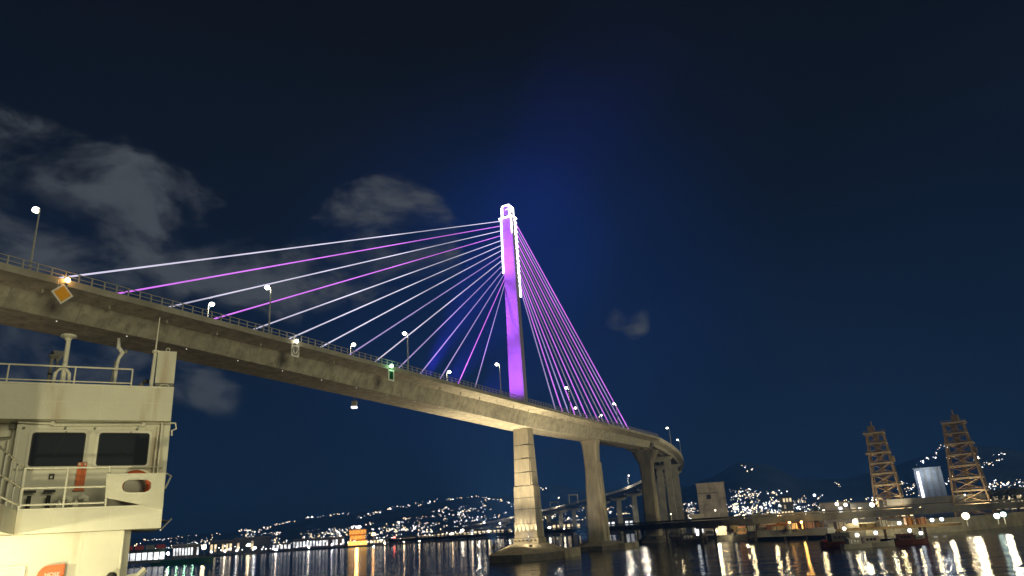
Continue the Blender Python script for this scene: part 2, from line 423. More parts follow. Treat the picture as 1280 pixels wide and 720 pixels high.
patch(H, 842, 872, 630, 648, 30); patch(H, 905, 1030, 626, 644, 110, .02, .9); patch(H, 1030, 1110, 622, 636, 40); patch(H, 1130, 1180, 600, 622, 20); patch(H, 1230, 1285, 606, 626, 50)
for k, mb in specks.items(): stuff(mb.build('hillside_lights', MATS[k]))

# ------------------------------------------------------------------ the cable-stayed bridge
C0 = Vector((0, 221, 0)); D = Vector((.46315, .88628, 0)).normalized(); W = Vector((D.y, -D.x, 0))   # W points to the near side
def P(s, w_, z): q = C0 + D * s + W * w_; return Vector((q.x, q.y, z))
ZD, HW = 43.0, 9.0
bridge = thing('cable_stayed_bridge', 'concrete cable-stayed bridge with one purple-lit mast and lit fans of stay cables over the harbour', 'bridge', P(0, 0, 0))
SIDE_END = 112.0
def soff(s): return 37.4 + 1.75 * min(1, abs(s) / 120) ** .9
ss = [-214 + i * 6 for i in range(int((SIDE_END + 214) / 6) + 1)] + [SIDE_END]
MB().loft([[P(s, 8.8, ZD - .05), P(s, 8.8, 42.25), P(s, 5.2, 41.65), P(s, 3.9, soff(s)), P(s, -3.9, soff(s)), P(s, -5.2, 41.65), P(s, -8.8, 42.25), P(s, -8.8, ZD - .05)] for s in ss]).build('box_girder', girder_concrete, bridge)
for sg in (1, -1):
    MB().loft([[P(s, sg * 9.02, 43.12), P(s, sg * 9.02, 42.2), P(s, sg * 8.803, 42.2), P(s, sg * 8.62, 43.12)] for s in ss[::2] + [ss[-1]]]).build('edge_beam', concrete, bridge)
    rail = MB(); 
    for z in (43.62, 44.25): rail.loft([[P(s, sg * 8.85 + a, z + b) for a, b in ((-.06, -.05), (.06, -.05), (.06, .05), (-.06, .05))] for s in (-214, 0, SIDE_END)])
    stuff(rail.build('hand_rail', galv, bridge))
    posts = MB(); s = -190
    while s < SIDE_END:
        posts.hexa([P(s + a, sg * 8.85 + b, z) for z in (43.12, 44.28) for a, b in ((-.09, -.07), (.09, -.07), (.09, .07), (-.09, .07))]); s += 1.8
    stuff(posts.build('railing_posts', galv, bridge))
# fittings under the slab edge and small lamps along the soffit
for i in range(30):
    s = -165 + i * 9.3
    MB().tube(P(s, 6.6, 41.95), P(s, 6.6, 41.35), .13, .13, 6).build('drain_pipe', concrete, bridge)
for i in range(26):
    s = -163 + i * 10.4
    if s < 95: MB().box(P(s, 3.2, soff(s) - .10), (.12, .12, .10)).build('soffit_lamp', soffit_glow, bridge)

# pour joints of the girder web
for i in range(32):
    s = -168 + i * 9.3
    if s > 108: break
    MB().hexa([P(s + a, w_ + o * .94, z - o * .3) for w_, z in ((3.9, soff(s)), (5.2, 41.65)) for a, o in ((-.05, -.02), (.05, -.02), (.05, .012), (-.05, .012))]).build('girder_joint', joint_concrete, bridge)
# mast
MH = 109.8
def mast_half(z):
    t = (z - 43) / (MH - 43); return 2.6 - .75 * t, 1.42 - .2 * t
zs = [43.0 + (MH - 43.0) * i / 11 for i in range(12)]
for i in range(11):
    z0, z1 = zs[i], zs[i + 1] - .12
    a0, b0 = mast_half(z0); a1, b1 = mast_half(z1); c = .28
    def ring(a, b, z): return [P(x, y, z) for x, y in ((-b, -a + c), (-b, a - c), (-b + c, a), (b - c, a), (b, a - c), (b, -a + c), (b - c, -a), (-b + c, -a))]
    MB().loft([ring(a0, b0, z0), ring(a1, b1, z1)]).build('mast_segment', mast_paint, bridge)
    a2, b2 = mast_half(z1)
    MB().loft([ring(a2 - .07, b2 - .07, z1 - .02), ring(a2 - .07, b2 - .07, z1 + .14)]).build('mast_joint', mast_paint, bridge)
# collar and lantern on top
a, b = mast_half(MH)
MB().box(P(0, 0, 107.9), (4.9, 3.2, .4), math.atan2(W.y, W.x)).build('collar', galv, bridge)
for sg in (1, -1):
    MB().hexa([P(x, sg * (2.5 + y), z) for z in (107.7, 108.2) for x, y in ((-1.6, -.12), (1.6, -.12), (1.6, .12), (-1.6, .12))]).build('light_strip', led_white, bridge)
MB().hexa([P(x, y, z) for z in (107.65, 108.15) for x, y in ((-1.82, -2.45), (-1.62, -2.45), (-1.62, 2.45), (-1.82, 2.45))]).build('light_strip', led_white, bridge)
MB().loft([[P(x * k, y * k, z) for x, y in ((-1.1, -1.3), (1.1, -1.3), (1.1, 1.3), (-1.1, 1.3))] for z, k in ((MH, 1), (MH + 2.2, .98), (MH + 2.7, .7))]).build('lantern_box', mast_paint, bridge)
for x in (-1.2, 1.2):
    for y in (-1.45, 1.45):
        MB().path([P(x, y, 107.9), P(x, y, MH + 2.0), P(x * .9, y * .9, MH + 2.5), P(x * .62, y * .62, MH + 2.85)], [.38, .38, .36, .34], 8).build('light_strip', led_white, bridge)
for y in (-.95, .95):
    MB().tube(P(-.75, y, MH + 2.85), P(.75, y, MH + 2.85), .26, .26, 6).build('light_strip', led_white, bridge)
for x in (-.78, .78):
    MB().tube(P(x, -.9, MH + 2.86), P(x, .9, MH + 2.86), .26, .26, 6).build('light_strip', led_white, bridge)
MB().box(P(-1.12, .3, MH + 1.2), (.9, .2, .45), math.atan2(W.y, W.x)).build('lantern_window', win_white, bridge)
# long light strips down the edges of the mast
def strip(z0, z1, fs, fw, r):
    pts = []
    for z in [z0 + (z1 - z0) * i / 8 for i in range(9)]:
        hw, hd = mast_half(z); pts.append(P(fs * (hd + .1), fw * (hw + .05), z))
    return MB().path(pts, r, 6)
strip(108, 88.5, -1, -1, .30).build('light_strip', led_white, bridge)
strip(108, 102, -1, 1, .28).build('light_strip', led_white, bridge)
strip(107.6, 80, 1, 1, .34).build('light_strip', led_white, bridge)
# self-glowing stay cables, and the lit sockets where they leave the mast
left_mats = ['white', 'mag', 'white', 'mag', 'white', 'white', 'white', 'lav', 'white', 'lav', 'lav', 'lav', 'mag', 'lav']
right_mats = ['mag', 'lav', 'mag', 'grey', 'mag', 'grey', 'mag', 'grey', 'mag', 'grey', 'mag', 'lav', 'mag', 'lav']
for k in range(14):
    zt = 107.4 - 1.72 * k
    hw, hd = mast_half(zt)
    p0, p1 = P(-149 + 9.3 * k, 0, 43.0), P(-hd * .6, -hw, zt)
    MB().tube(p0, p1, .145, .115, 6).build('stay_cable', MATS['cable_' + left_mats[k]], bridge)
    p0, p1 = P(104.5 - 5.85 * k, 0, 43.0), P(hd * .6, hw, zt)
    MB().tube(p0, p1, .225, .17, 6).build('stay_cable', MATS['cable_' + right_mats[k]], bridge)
    q = p1 + (p0 - p1).normalized() * 1.6
    if k < 13: MB().tube(p1, q + W * .25, .24, .20, 6).build('cable_socket', led_white, bridge)
    for s_ in (-149 + 9.3 * k, 104.5 - 5.85 * k):
        MB().box(P(s_, 0, 43.25), (.8, .8, .7)).build('cable_anchor', concrete, bridge)
# piers, pile caps, and the lamps that light them
def block(s, w_, z0, z1, a0, b0, a1, b1):
    return MB().hexa([P(s + x * b, w_ + y * a, z) for z, a, b in ((z0, a0, b0), (z1, a1, b1)) for x, y in ((-1, -1), (1, -1), (1, 1), (-1, 1))])
zs = [4.4, 6.0, 10.0, 14.0, 17.2, 20.6, 24.5, 28.5, 32.5, 37.6]
for i in range(9):
    z0, z1 = zs[i], zs[i + 1] - .14
    def hwid(z): t = (z - 4.4) / 33.2; return (3.75 - 1.0 * t - (.25 if z > 20.5 else 0), 2.3 - .65 * t - (.12 if z > 20.5 else 0))
    a0, b0 = hwid(z0 + .01); a1, b1 = hwid(z1)
    if i == 0: a0 += .35; a1 += .35; b0 += .35; b1 += .35
    block(0, .8, z0, z1, a0, b0, a1, b1).build('pier_segment', pier_concrete, bridge)
    block(0, .8, z1 - .02, z1 + .16, a1 - .12, b1 - .12, a1 - .12, b1 - .12).build('pier_joint', wet_concrete, bridge)
    if i > 4: block(-b1 - .12, 2.1, z0 + .1, z1 - .1, 1.2, .35, 1.2, .35).build('pier_rib', pier_concrete, bridge)
def pile_cap(name_w, name_d, s0, w0, zlip, ztop, topf):
    """many-sided cap standing in the water: low wall, then a hipped top"""
    m1 = MB(); base = [(-.5, -1), (.5, -1), (1, -.5), (1, .5), (.5, 1), (-.5, 1), (-1, .5), (-1, -.5)]
    r = lambda k, z: [P(s0 + y * name_d * k, w0 + x * name_w * k, z) for x, y in base]
    m1.loft([r(1.0, -1.5), r(1.0, zlip)])
    m2 = MB().loft([r(1.0, zlip + .004), r(topf, ztop)])
    return m1, m2
m1, m2 = pile_cap(9.6, 14.0, 0, .5, 1.9, 4.4, .45)
m1.build('cap_wall', wet_concrete, bridge); m2.build('cap_top', cap_concrete, bridge)
MB().hexa([P(s, w_, z) for z in (-1, 2.5) for s, w_ in ((2, 8), (13, 8), (13, 10.9), (2, 10.9))]).build('cap_fender', cap_concrete, bridge)
m1, m2 = pile_cap(7.8, 10.0, 55, 1.0, 1.5, 2.8, .62)
m1.build('cap_wall', wet_concrete, bridge); m2.build('cap_top', cap_concrete, bridge)
MB().hexa([P(s, w_, z) for z in (-1, 1.9) for s, w_ in ((50, 7.4), (64, 7.4), (64, 11.4), (50, 11.4))]).build('cap_fender', cap_concrete, bridge)
m1, m2 = pile_cap(6.6, 8.0, 118, 0, .9, 2.6, .62)
m1.build('cap_wall', wet_concrete, bridge); m2.build('cap_top', wet_concrete, bridge)
m1, m2 = pile_cap(9.6, 14.0, -205, 0, 1.9, 4.4, .45)
m1.build('cap_wall', wet_concrete, bridge); m2.build('cap_top', cap_concrete, bridge)
block(-205, 0, 4.4, 38.9, 3.7, 2.3, 2.7, 1.7).build('pier', pier_concrete, bridge)  # unseen pier on its cap, added to carry the left floodlight
# second pier flares towards its head
MB().loft([[P(55 + x * b, y * a, z) for x, y in ((-1, -.8), (-.8, -1), (.8, -1), (1, -.8), (1, .8), (.8, 1), (-.8, 1), (-1, .8))] for z, a, b in ((2.8, 3.6, 2.3), (27, 2.5, 1.65), (33, 2.65, 1.75), (36.5, 2.9, 1.9), (38.2, 3.3, 2.2))]).build('pier', pier_concrete, bridge)
MB().hexa([P(55 + s, w_, z) for z, o in ((3, .0), (30, -.75)) for s, w_ in ((-.9, 3.3 + o), (.9, 3.3 + o), (.9, 4.0 + o), (-.9, 4.0 + o))]).build('pier_rib', pier_concrete, bridge)
# third pier, where the box girder ends
MB().loft([[P(118 + x * b, y * a, z) for x, y in ((-1, -.8), (-.8, -1), (.8, -1), (1, -.8), (1, .8), (.8, 1), (-.8, 1), (-1, .8))] for z, a, b in ((2.6, 3.2, 2.4), (28, 2.6, 1.8), (33, 3.0, 1.9), (37.2, 5.2, 2.3), (38.4, 5.5, 2.4))]).build('pier', shaded_concrete, bridge)

WARM = (1, .80, .50)
hw, hd = 3.75, 2.3
for i in range(6):
    w_ = .8 - 3.3 + i * 1.32
    fx = MB().box(P(-3.05, w_, 5.3), (.4, .4, .4), math.atan2(D.y, D.x)); fx.build('uplight', dark_steel, bridge)
    add_light('SPOT', 'uplight_beam', P(-3.05, w_, 5.7), P(-2.30, w_, 11.0), 11000, WARM, size=.05, cone=27, blend=.7)
for w_ in (-6.0, 6.0):
    MB().box(P(-9.5, w_, 3.9), (.9, .9, .6)).build('floodlight', dark_steel, bridge)
    add_light('SPOT', 'flood_beam', P(-9.5, w_, 4.9), P(-14, w_ * .6, 42), 95000, WARM, size=.3, cone=100, blend=.9)
    MB().tube(P(-8.5, w_ * .8, 3.4), P(-8.5, w_ * .8, 6.4), .08).build('lamp_post', galv, bridge)
    add_light('SPOT', 'cap_lamp', P(-8.5, w_ * .8, 6.6), P(-3, w_ * .4, 3.5), 3200, WARM, size=.3, cone=125, blend=.9)
add_light('SPOT', 'span_fill', P(-10, 6, 4.9), P(-52, 1, 40), 95000, WARM, size=.3, cone=66, blend=1)  # added beam, to brighten the girder soffit left of the mast
MB().box(P(-193, 6, 4.0), (.9, .9, .6)).build('floodlight', dark_steel, bridge)
add_light('SPOT', 'span_fill', P(-193, 6, 5.0), P(-125, 0, 40), 42000, WARM, size=.3, cone=75, blend=1)  # added out of view, to brighten the left end of the soffit
MB().box(P(14, 10.5, 3.2), (.9, .9, .6)).build('floodlight', dark_steel, bridge)
add_light('SPOT', 'flood_beam', P(14, 11.5, 4.0), P(20, 4, 40), 80000, WARM, size=.3, cone=105, blend=.9)
add_light('SPOT', 'flood_beam', P(20, 9.5, 4.0), P(53, 2.5, 24), 34000, WARM, size=.3, cone=60, blend=1)  # added spot without a fixture, to make the second pier paler
VIO = (.46, .10, 1.0)
for s_, w_, zt, en, cone in ((-26, 2.5, 56, 240000, 46), (-38, -2.5, 80, 850000, 32), (-54, 2.0, 102, 2300000, 21)):
    MB().box(P(s_, w_, 43.5), (.7, .7, .6)).build('floodlight', dark_steel, bridge)
    add_light('SPOT', 'mast_beam', P(s_, w_, 44.0), P(-1.4, 0, zt), en, VIO, size=1.2, cone=cone, blend=.9)

# ------------------------------------------------------------------ approach viaduct curving away to the shore
PATH = []
p = P(SIDE_END, 0, 0); h = math.atan2(D.y, D.x); z = ZD; s = 31.0
p = P(80.8, 0, 0); s = 0.0
while s < 1200:
    h += 5 * (1 / 500 if s < 361 else 1 / 3000); p = p + Vector((math.cos(h), math.sin(h), 0)) * 5; s += 5
    gr = .02948 * min(1, (s + 60) / 88); z -= gr * 5 if s > 33 else gr * 5 * .35
    PATH.append((p.copy(), Vector((math.sin(h), -math.cos(h), 0)), z, h))
PATH = PATH[6:]
viaduct = thing('approach_viaduct', 'grey concrete approach viaduct curving down behind the bridge piers to the far shore', 'viaduct', PATH[0][0])
def VP(i, w_, dz): q = PATH[i]; return q[0] + q[1] * w_ + Vector((0, 0, q[2] + dz))
ii = list(range(0, len(PATH), 3))
MB().loft([[VP(i, 9.0, .1), VP(i, 9.0, -.75), VP(i, 7.5, -1.0), VP(i, -7.5, -1.0), VP(i, -9.0, -.75), VP(i, -9.0, .1)] for i in ii]).build('deck_slab', lit_concrete, viaduct)
for sg in (1, -1):
    MB().loft([[VP(i, sg * 9.1, .15), VP(i, sg * 9.1, 1.05), VP(i, sg * 8.85, 1.05), VP(i, sg * 8.85, .15)] for i in ii]).build('parapet', lit_concrete, viaduct)
for w_ in (-6, -3, 0, 3, 6):
    MB().loft([[VP(i, w_ + .35, -1.004), VP(i, w_ + .55, -2.9), VP(i, w_ - .55, -2.9), VP(i, w_ - .35, -1.004)] for i in ii]).build('beam', concrete, viaduct)
def vpier(i, wide):
    q = PATH[i]; zt = q[2] - 2.95
    if zt < 5: return
    r = q[3]
    def o(a, b, z): v = q[0] + Vector((math.cos(r), math.sin(r), 0)) * a + q[1] * b; return Vector((v.x, v.y, z))
    MB().hexa([o(a, b, z) for z, b2 in ((zt - 2.4, 5.2), (zt, 8.2)) for a, b in ((-1.4, -b2), (1.4, -b2), (1.4, b2), (-1.4, b2))]).build('crosshead', concrete, viaduct)
    for b in ((-4.2, 4.2) if wide else (0,)):
        k = 1.5 if wide else 2.0
        MB().hexa([o(a * 1.3, b + c * k, z) for z in (.5, zt - 2.404) for a, c in ((-1, -1), (1, -1), (1, 1), (-1, 1))]).build('pier', concrete, viaduct)
for i in range(8, len(PATH) - 20, 8): vpier(i, i < 40)
# the lighter walls of toll shelters / gantries seen over the rim
for px, y0, y1, dd in ((693, 628, 634, 760), (717, 619, 627, 700)):
    g = at(px, y1, dd); hgt = at(px, y0, dd).z - g.z
    t = thing('deck_gantry', 'small portal frame standing on the far approach viaduct, ' + ('nearer the tall pier' if px > 700 else 'lower down the ramp'), 'gantry', g, 0, 'portal frames on the viaduct')
    for dx in (-4, 4): MB().box((dx, 0, hgt / 2 - 1), (.8, 1, hgt + 2)).build('post', concrete, t, world=False)
    MB().box((0, 0, hgt + .3), (9.2, 1.4, .8)).build('crossbeam', concrete, t, world=False)

# ------------------------------------------------------------------ street lamps
def street_lamp(h, arm, label, group, loc, ang, head=.5, double=False, mat=lamp_street):
    t = thing('street_lamp', label, 'street lamp', loc, ang, group)
    MB().tube((0, 0, 0), (0, 0, h), .16, .09, 6).build('pole', galv, t, world=False)
    for sg in ((1, -1) if double else (1,)):
        MB().path([(0, 0, h - .3), (sg * arm * .5, 0, h + .1), (sg * arm, 0, h + .15)], .08, 5).build('arm', galv, t, world=False)
        hd_ = MB().ball((sg * arm, 0, h + .02), head, 8, 5, .75).build('lamp_head', mat, t, world=False)
    return t
ordn = ['first', 'second', 'third', 'fourth', 'fifth', 'sixth', 'seventh', 'eighth', 'ninth', 'tenth', 'eleventh', 'twelfth', 'thirteenth', 'fourteenth', 'fifteenth', 'sixteenth']
ang_in = math.atan2(-W.y, -W.x)
lampG = 'street lamps along the bridge deck'
near = [(-149.3, 'above the yellow diamond sign, the biggest lamp'), (-109.2, 'third to the left of the mast'), (-68.5, 'above the green sign on the near parapet'), (-26.3, 'nearest to the left of the mast'), (20, 'just right of the mast behind the cables'), (64, 'behind the lower end of the right-hand cables')]
far = [(-187, 'cut by the left edge of the photo'), (-108.8, 'between the fourth and fifth cable ends'), (-68.4, 'beside the eighth cable end'), (-27.4, 'low beside the last cable end left of the mast'), (14, 'right of the mast foot'), (61.5, 'among the feet of the right-hand cables'), (88, 'by the outermost feet of the right-hand cables')]
L0 = street_lamp(9.0, .9, 'tall street lamp above the yellow diamond sign, biggest of the bridge lamps', lampG, P(near[0][0], 8.4, 43), ang_in)
for s, w_ in near + far: add_light('POINT', 'street_light', P(s, (7.4 if (s, w_) in near else -7.4), 51.6), None, 900, (1, .90, .62), size=.4)
for s, w_ in near[1:]: copy_tree(L0, P(s, 8.4, 43), ang_in, 'tall near-side bridge lamp ' + w_)
for s, w_ in far: copy_tree(L0, P(s, -8.4, 43), ang_in + math.pi, 'far-side bridge lamp ' + w_)
for px_i, w_, lab in ((6, 8.6, 'tall lamp where the bridge begins to curve'), (9, -8.6, 'glowing lamp behind the curve, left of a pair'), (13, -8.6, 'brighter lamp behind the curve, right of a pair'), (15, 8.6, 'faint lamp low on the rim of the curve'),
                      (52, -8.6, 'lamp on the viaduct just left of the third pier'), (70, -8.6, 'double-looking lamp on the viaduct left of the third pier'), (92, -8.6, 'lamp over the portal frame on the viaduct'), (104, -8.6, 'lamp on the viaduct beside the tall pier'), (150, -8.6, 'lamp low on the ramp left of the tall pier')):
    if px_i < len(PATH): copy_tree(L0, VP(px_i, w_, .1), PATH[px_i][3] + math.pi / 2 * (1 if w_ > 0 else -1), lab)

# ------------------------------------------------------------------ signs on the bridge
WA = math.atan2(W.y, W.x)
def sign_frame(s, z):
    return P(s, 9.35, z)
def s_of(px, w_, z):
    lo, hi = -200, 130
    for _ in range(40):
        m = (lo + hi) / 2; v = P(m, w_, z) - EYE
        if 640 + FPX * v.dot(Rv) / v.dot(Fv) < px: lo = m
        else: hi = m
    return lo
def plate(s, z, pts, t0, t1):      # pts in (along, up); thickness along W
    m = MB(); m.loft([[P(s + a, 9.35 + t, z + b) for a, b in pts] for t in (t0, t1)]); return m
s = s_of(78, 9.4, 41.0)
t = thing('diamond_sign', 'yellow diamond navigation board with pale border hung on the bridge edge', 'sign', P(s, 9.35, 40.9))
dm = lambda k: [(0, -k), (k, 0), (0, k), (-k, 0)]
plate(s, 40.9, dm(1.42), 0, .08).build('border', sign_white, t); plate(s, 40.9, dm(1.12), .084, .10).build('panel', sign_yellow, t)
for a in (-.6, .6): MB().tube(P(s + a, 9.2, 41.5), P(s + a, 9.2, 42.7), .05).build('bracket', galv, t)
b = thing('navigation_lamp', 'amber navigation lamp above the yellow diamond sign', 'lamp', P(s + .3, 9.3, 42.9)); MB().ball(P(s + .4, 9.45, 42.9), .33).build('lens', lamp_amber, b); MB().box(P(s + .4, 9.2, 42.5), (.5, .4, .25), WA).build('housing', galv, b)
s = s_of(369, 9.4, 40.9)
t = thing('square_sign', 'white square board with black ring symbol hung on the bridge edge', 'sign', P(s, 9.35, 41.0))
sq = lambda x, y: [(-x, -y), (x, -y), (x, y), (-x, y)]
plate(s, 41.0, sq(.95, 1.1), 0, .08).build('border', sign_white, t)
rg = MB(); n = 18
rg.loft([[P(s + k * math.cos(2 * math.pi * j / n), 9.35 + o, 41.0 + k * math.sin(2 * math.pi * j / n)) for k, o in ((.62, .085), (.62, .10), (.78, .10), (.78, .085))] for j in range(n + 1)]); rg.build('ring', sign_black, t)
plate(s, 41.05, sq(.09, .46), .085, .10).build('bar', sign_black, t); rg = MB()
rg.loft([[P(s + k * math.cos(2 * math.pi * j / n), 9.35 + o, 41.18 + k * math.sin(2 * math.pi * j / n)) for k, o in ((.20, .103), (.20, .115), (.33, .115), (.33, .103))] for j in range(n + 1)]); rg.build('inner_ring', sign_black, t)
b = thing('navigation_lamp', 'white navigation lamp above the white square sign', 'lamp', P(s, 9.3, 42.9)); MB().ball(P(s + .2, 9.45, 42.85), .34).build('lens', lamp_street, b); MB().box(P(s + .2, 9.2, 42.45), (.5, .4, .25), WA).build('housing', galv, b)
s = s_of(489, 9.4, 40.9)
t = thing('rectangle_sign', 'dark green rectangular board with pale border hung on the bridge edge', 'sign', P(s, 9.35, 40.9))
plate(s, 40.9, sq(1.0, 1.2), 0, .08).build('border', sign_white, t); plate(s, 40.9, sq(.66, .86), .084, .10).build('panel', sign_green, t)
b = thing('navigation_lamp', 'green navigation lamp above the green rectangular sign', 'lamp', P(s, 9.3, 42.9)); MB().ball(P(s, 9.5, 42.9), .42).build('lens', lamp_green, b); MB().box(P(s, 9.2, 42.45), (.5, .4, .25), WA).build('housing', galv, b)
add_light('POINT', 'green_lamp', P(s, 9.9, 42.9), None, 260, (.3, 1, .45), size=.3)
s = s_of(443, -6, 39)
t = thing('hanging_lamp', 'white box lamp hanging below the bridge deck near the middle of the span', 'lamp', P(s, -6, 38.6))
MB().box(P(s, -6, 37.6), (1.1, 1.1, 1.2)).build('housing', galv, t); MB().box(P(s, -6, 36.8), (1.2, 1.2, .35)).build('lens', win_white, t); MB().tube(P(s, -6, 38.2), P(s, -6, 42.0), .1).build('rod', galv, t)

# ------------------------------------------------------------------ low steel bridge along the harbour
LB = [(1500, 400), (1290, 326), (1190, 299), (1100, 284), (1020, 275), (937, 270), (880, 280), (840, 305), (800, 350), (767, 395), (730, 445), (690, 490), (640, 535), (600, 570), (540, 640), (480, 740)]
lpts = []
for (a, da), (b_, db) in zip(LB, LB[1:]):
    pa, pb = ground(a, da), ground(b_, db)
    n = max(2, int((pb - pa).length / 12))
    for i in range(n): lpts.append(pa.lerp(pb, i / n))
for _ in range(3): lpts = [lpts[0]] + [(a + b_ * 2 + c) / 4 for a, b_, c in zip(lpts, lpts[1:], lpts[2:])] + [lpts[-1]]
low = thing('low_bridge', 'long dark low bridge on short piers crossing the water behind the big piers', 'bridge', lpts[len(lpts) // 2])
def LS(i, w_, z):
    d = (lpts[min(i + 1, len(lpts) - 1)] - lpts[max(i - 1, 0)]).normalized(); n = Vector((d.y, -d.x, 0)); q = lpts[i] + n * w_
    return Vector((q.x, q.y, z))
rng_ = range(len(lpts))
MB().loft([[LS(i, 4.5, 7.7), LS(i, 4.5, 7.0), LS(i, -4.5, 7.0), LS(i, -4.5, 7.7)] for i in rng_]).build('deck', bridge_steel, low)
for w_ in (-3.4, 3.4): MB().loft([[LS(i, w_ + .4, 6.996), LS(i, w_ + .4, 5.5), LS(i, w_ - .4, 5.5), LS(i, w_ - .4, 6.996)] for i in rng_]).build('girder', bridge_steel, low)
for sg in (-1, 1): MB().loft([[LS(i, sg * 4.5 + .1, 7.9), LS(i, sg * 4.5 + .1, 8.55), LS(i, sg * 4.5 - .1, 8.55), LS(i, sg * 4.5 - .1, 7.9)] for i in rng_]).build('railing', bridge_steel, low)
for i in range(2, len(lpts) - 1, 2):
    if lpts[i].x / lpts[i].y > .42: continue
    for w_ in (-3.2, 3.2): MB().tube(LS(i, w_, -1), LS(i, w_, 4.9), .55, .55, 8).build('pier', wet_concrete, low)
    q = LS(i, 0, 5.2); dd = LS(i, 1, 5.2) - q
    MB().box(q, (9, 1.6, .59), math.atan2(dd.y, dd.x)).build('crosshead', wet_concrete, low)

# ------------------------------------------------------------------ lattice towers and the span between them
def lattice_tower(label, pxb, d, hw0, hw1, levels, wides, extra):
    g = ground(pxb, d, 2.2)
    t = thing('lattice_tower', label, 'tower', g, math.atan2(-g.x, g.y) - .10, 'rusty lattice towers')
    top = levels[-1]
    def hwz(z): return hw0 + (hw1 - hw0) * (z / top)
    for sx in (-1, 1):
        for sy in (-1, 1): MB().tube((sx * hw0, sy * hw0, 0), (sx * hw1, sy * hw1, top), .42, .30, 5).build('leg', rust_steel, t, world=False)
    zs_ = [0.8] + levels
    for i, z in enumerate(levels):
        k = hwz(z) + wides.get(i, .25)
        MB().box((wides.get(i, 0) * extra * .4, 0, z), (2 * k, 2 * k, .55)).build('platform', tan_steel, t, world=False)
        for sx in (-1, 1): MB().box((sx * k, 0, z + .9), (.1, 2 * k, .12)).build('railing', rust_steel, t, world=False)
        for sy in (-1, 1): MB().box((0, sy * k, z + .9), (2 * k, .1, .12)).build('railing', rust_steel, t, world=False)
    for z0, z1 in zip(zs_, zs_[1:]):
        a, b_ = hwz(z0), hwz(z1)
        for sy in (-1, 1):
            MB().tube((-a, sy * a, z0), (b_, sy * b_, z1), .2, .2, 4).build('brace', rust_steel, t, world=False)
            MB().tube((a, sy * a, z0), (-b_, sy * b_, z1), .2, .2, 4).build('brace', rust_steel, t, world=False)
        for sx in (-1, 1):
            MB().tube((sx * a, -a, z0), (sx * b_, b_, z1), .2, .2, 4).build('brace', rust_steel, t, world=False)
    MB().box((0, 0, (2 + top) / 2), (1.7, 1.7, top - 2)).build('lift_shaft', rust_steel, t, world=False)
    MB().box((extra * 1.0, 0, top + 1.6), (2.4, 2.4, 2.8)).build('head_house', rust_steel, t, world=False)
    MB().tube((extra * .6, 0, top + 3), (extra * .6, 0, top + 5), .3).build('finial', rust_steel, t, world=False)
    MB().box((hwz(top * .7) + .5, 0, top * .7), (1.8, 2, 2.2)).build('side_cabin', rust_steel, t, world=False)
    a_ = math.atan2(g.x, g.y); add_light('SPOT', 'tower_fill', g + Vector((-math.sin(a_) * 13 + 4, -math.cos(a_) * 13, 1)), g + Vector((0, 0, 16)), 13000, (1, .82, .52), size=.5, cone=75, blend=.9)  # added spot without a fixture, to warm and brighten the tower
    return t
lv = lambda top: [top * k for k in (.16, .29, .42, .545, .66, .775, .885, 1.0)]
lattice_tower('rusty lattice tower standing clear of the pale slab block, the narrower of two', 1114, 326, 5.3, 2.95, lv(34.5), {5: .75, 7: .75}, -1)
lattice_tower('rusty lattice tower with broad lit foot beside the pale slab block', 1217, 328, 6.2, 3.2, lv(35.5), {5: .8, 7: .75}, 1)
pa, pb = ground(1108, 324, 0), ground(1232, 330, 0)
sp = thing('girder_span', 'grey-brown plate girder span between the feet of the two lattice towers', 'bridge span', (pa + pb) / 2)
dv = (pb - pa).normalized(); nv = Vector((dv.y, -dv.x, 0))
for o in (-4, 4):
    MB().hexa([q + nv * (o + c) + Vector((0, 0, z)) for z in (9.0, 11.2) for q, c in ((pa, -.3), (pb, -.3), (pb, .3), (pa, .3))]).build('plate_girder', grey_wall, sp)
MB().hexa([q + nv * c + Vector((0, 0, z)) for z in (8.2, 8.99) for q, c in ((pa, -4.4), (pb, -4.4), (pb, 4.4), (pa, 4.4))]).build('deck', bridge_steel, sp)

# ------------------------------------------------------------------ buildings
def building(name, label, cat, px, y0, y1, x0, x1, d, depth, mat, rows=0, cols=0, wmat=None, lit=1.0, roof=None, group=None, z0=2.0):
    """block seen between columns x0..x1 and rows y0 (top)..; stands on the ground at distance d"""
    c = ground((x0 + x1) / 2, d, z0)
    zt = at((x0 + x1) / 2, y0, d).z; wd = (ground(x1, d) - ground(x0, d)).length; hh = max(2.5, zt - z0)
    rz = math.atan2(-c.x, c.y)
    t = thing(name, label, cat, c, rz, group)
    MB().box((0, depth / 2, hh / 2), (wd, depth, hh)).build('wall', mat, t, world=False)
    MB().box((0, depth / 2, hh + .25), (wd + .8, depth + .8, .5)).build('roof', roof or shed_wall, t, world=False)
    for i in range(rows):
        for j in range(cols):
            if random.random() > lit: continue
            ww, wh = wd / cols * .62, hh / rows * .55
            MB().box((-wd / 2 + wd / cols * (j + .5), -.06, hh / rows * (i + .5)), (ww, .1, wh)).build('window', wmat or win_warm, t, world=False)
    t['h'] = hh; t['w'] = wd
    return t, wd, hh
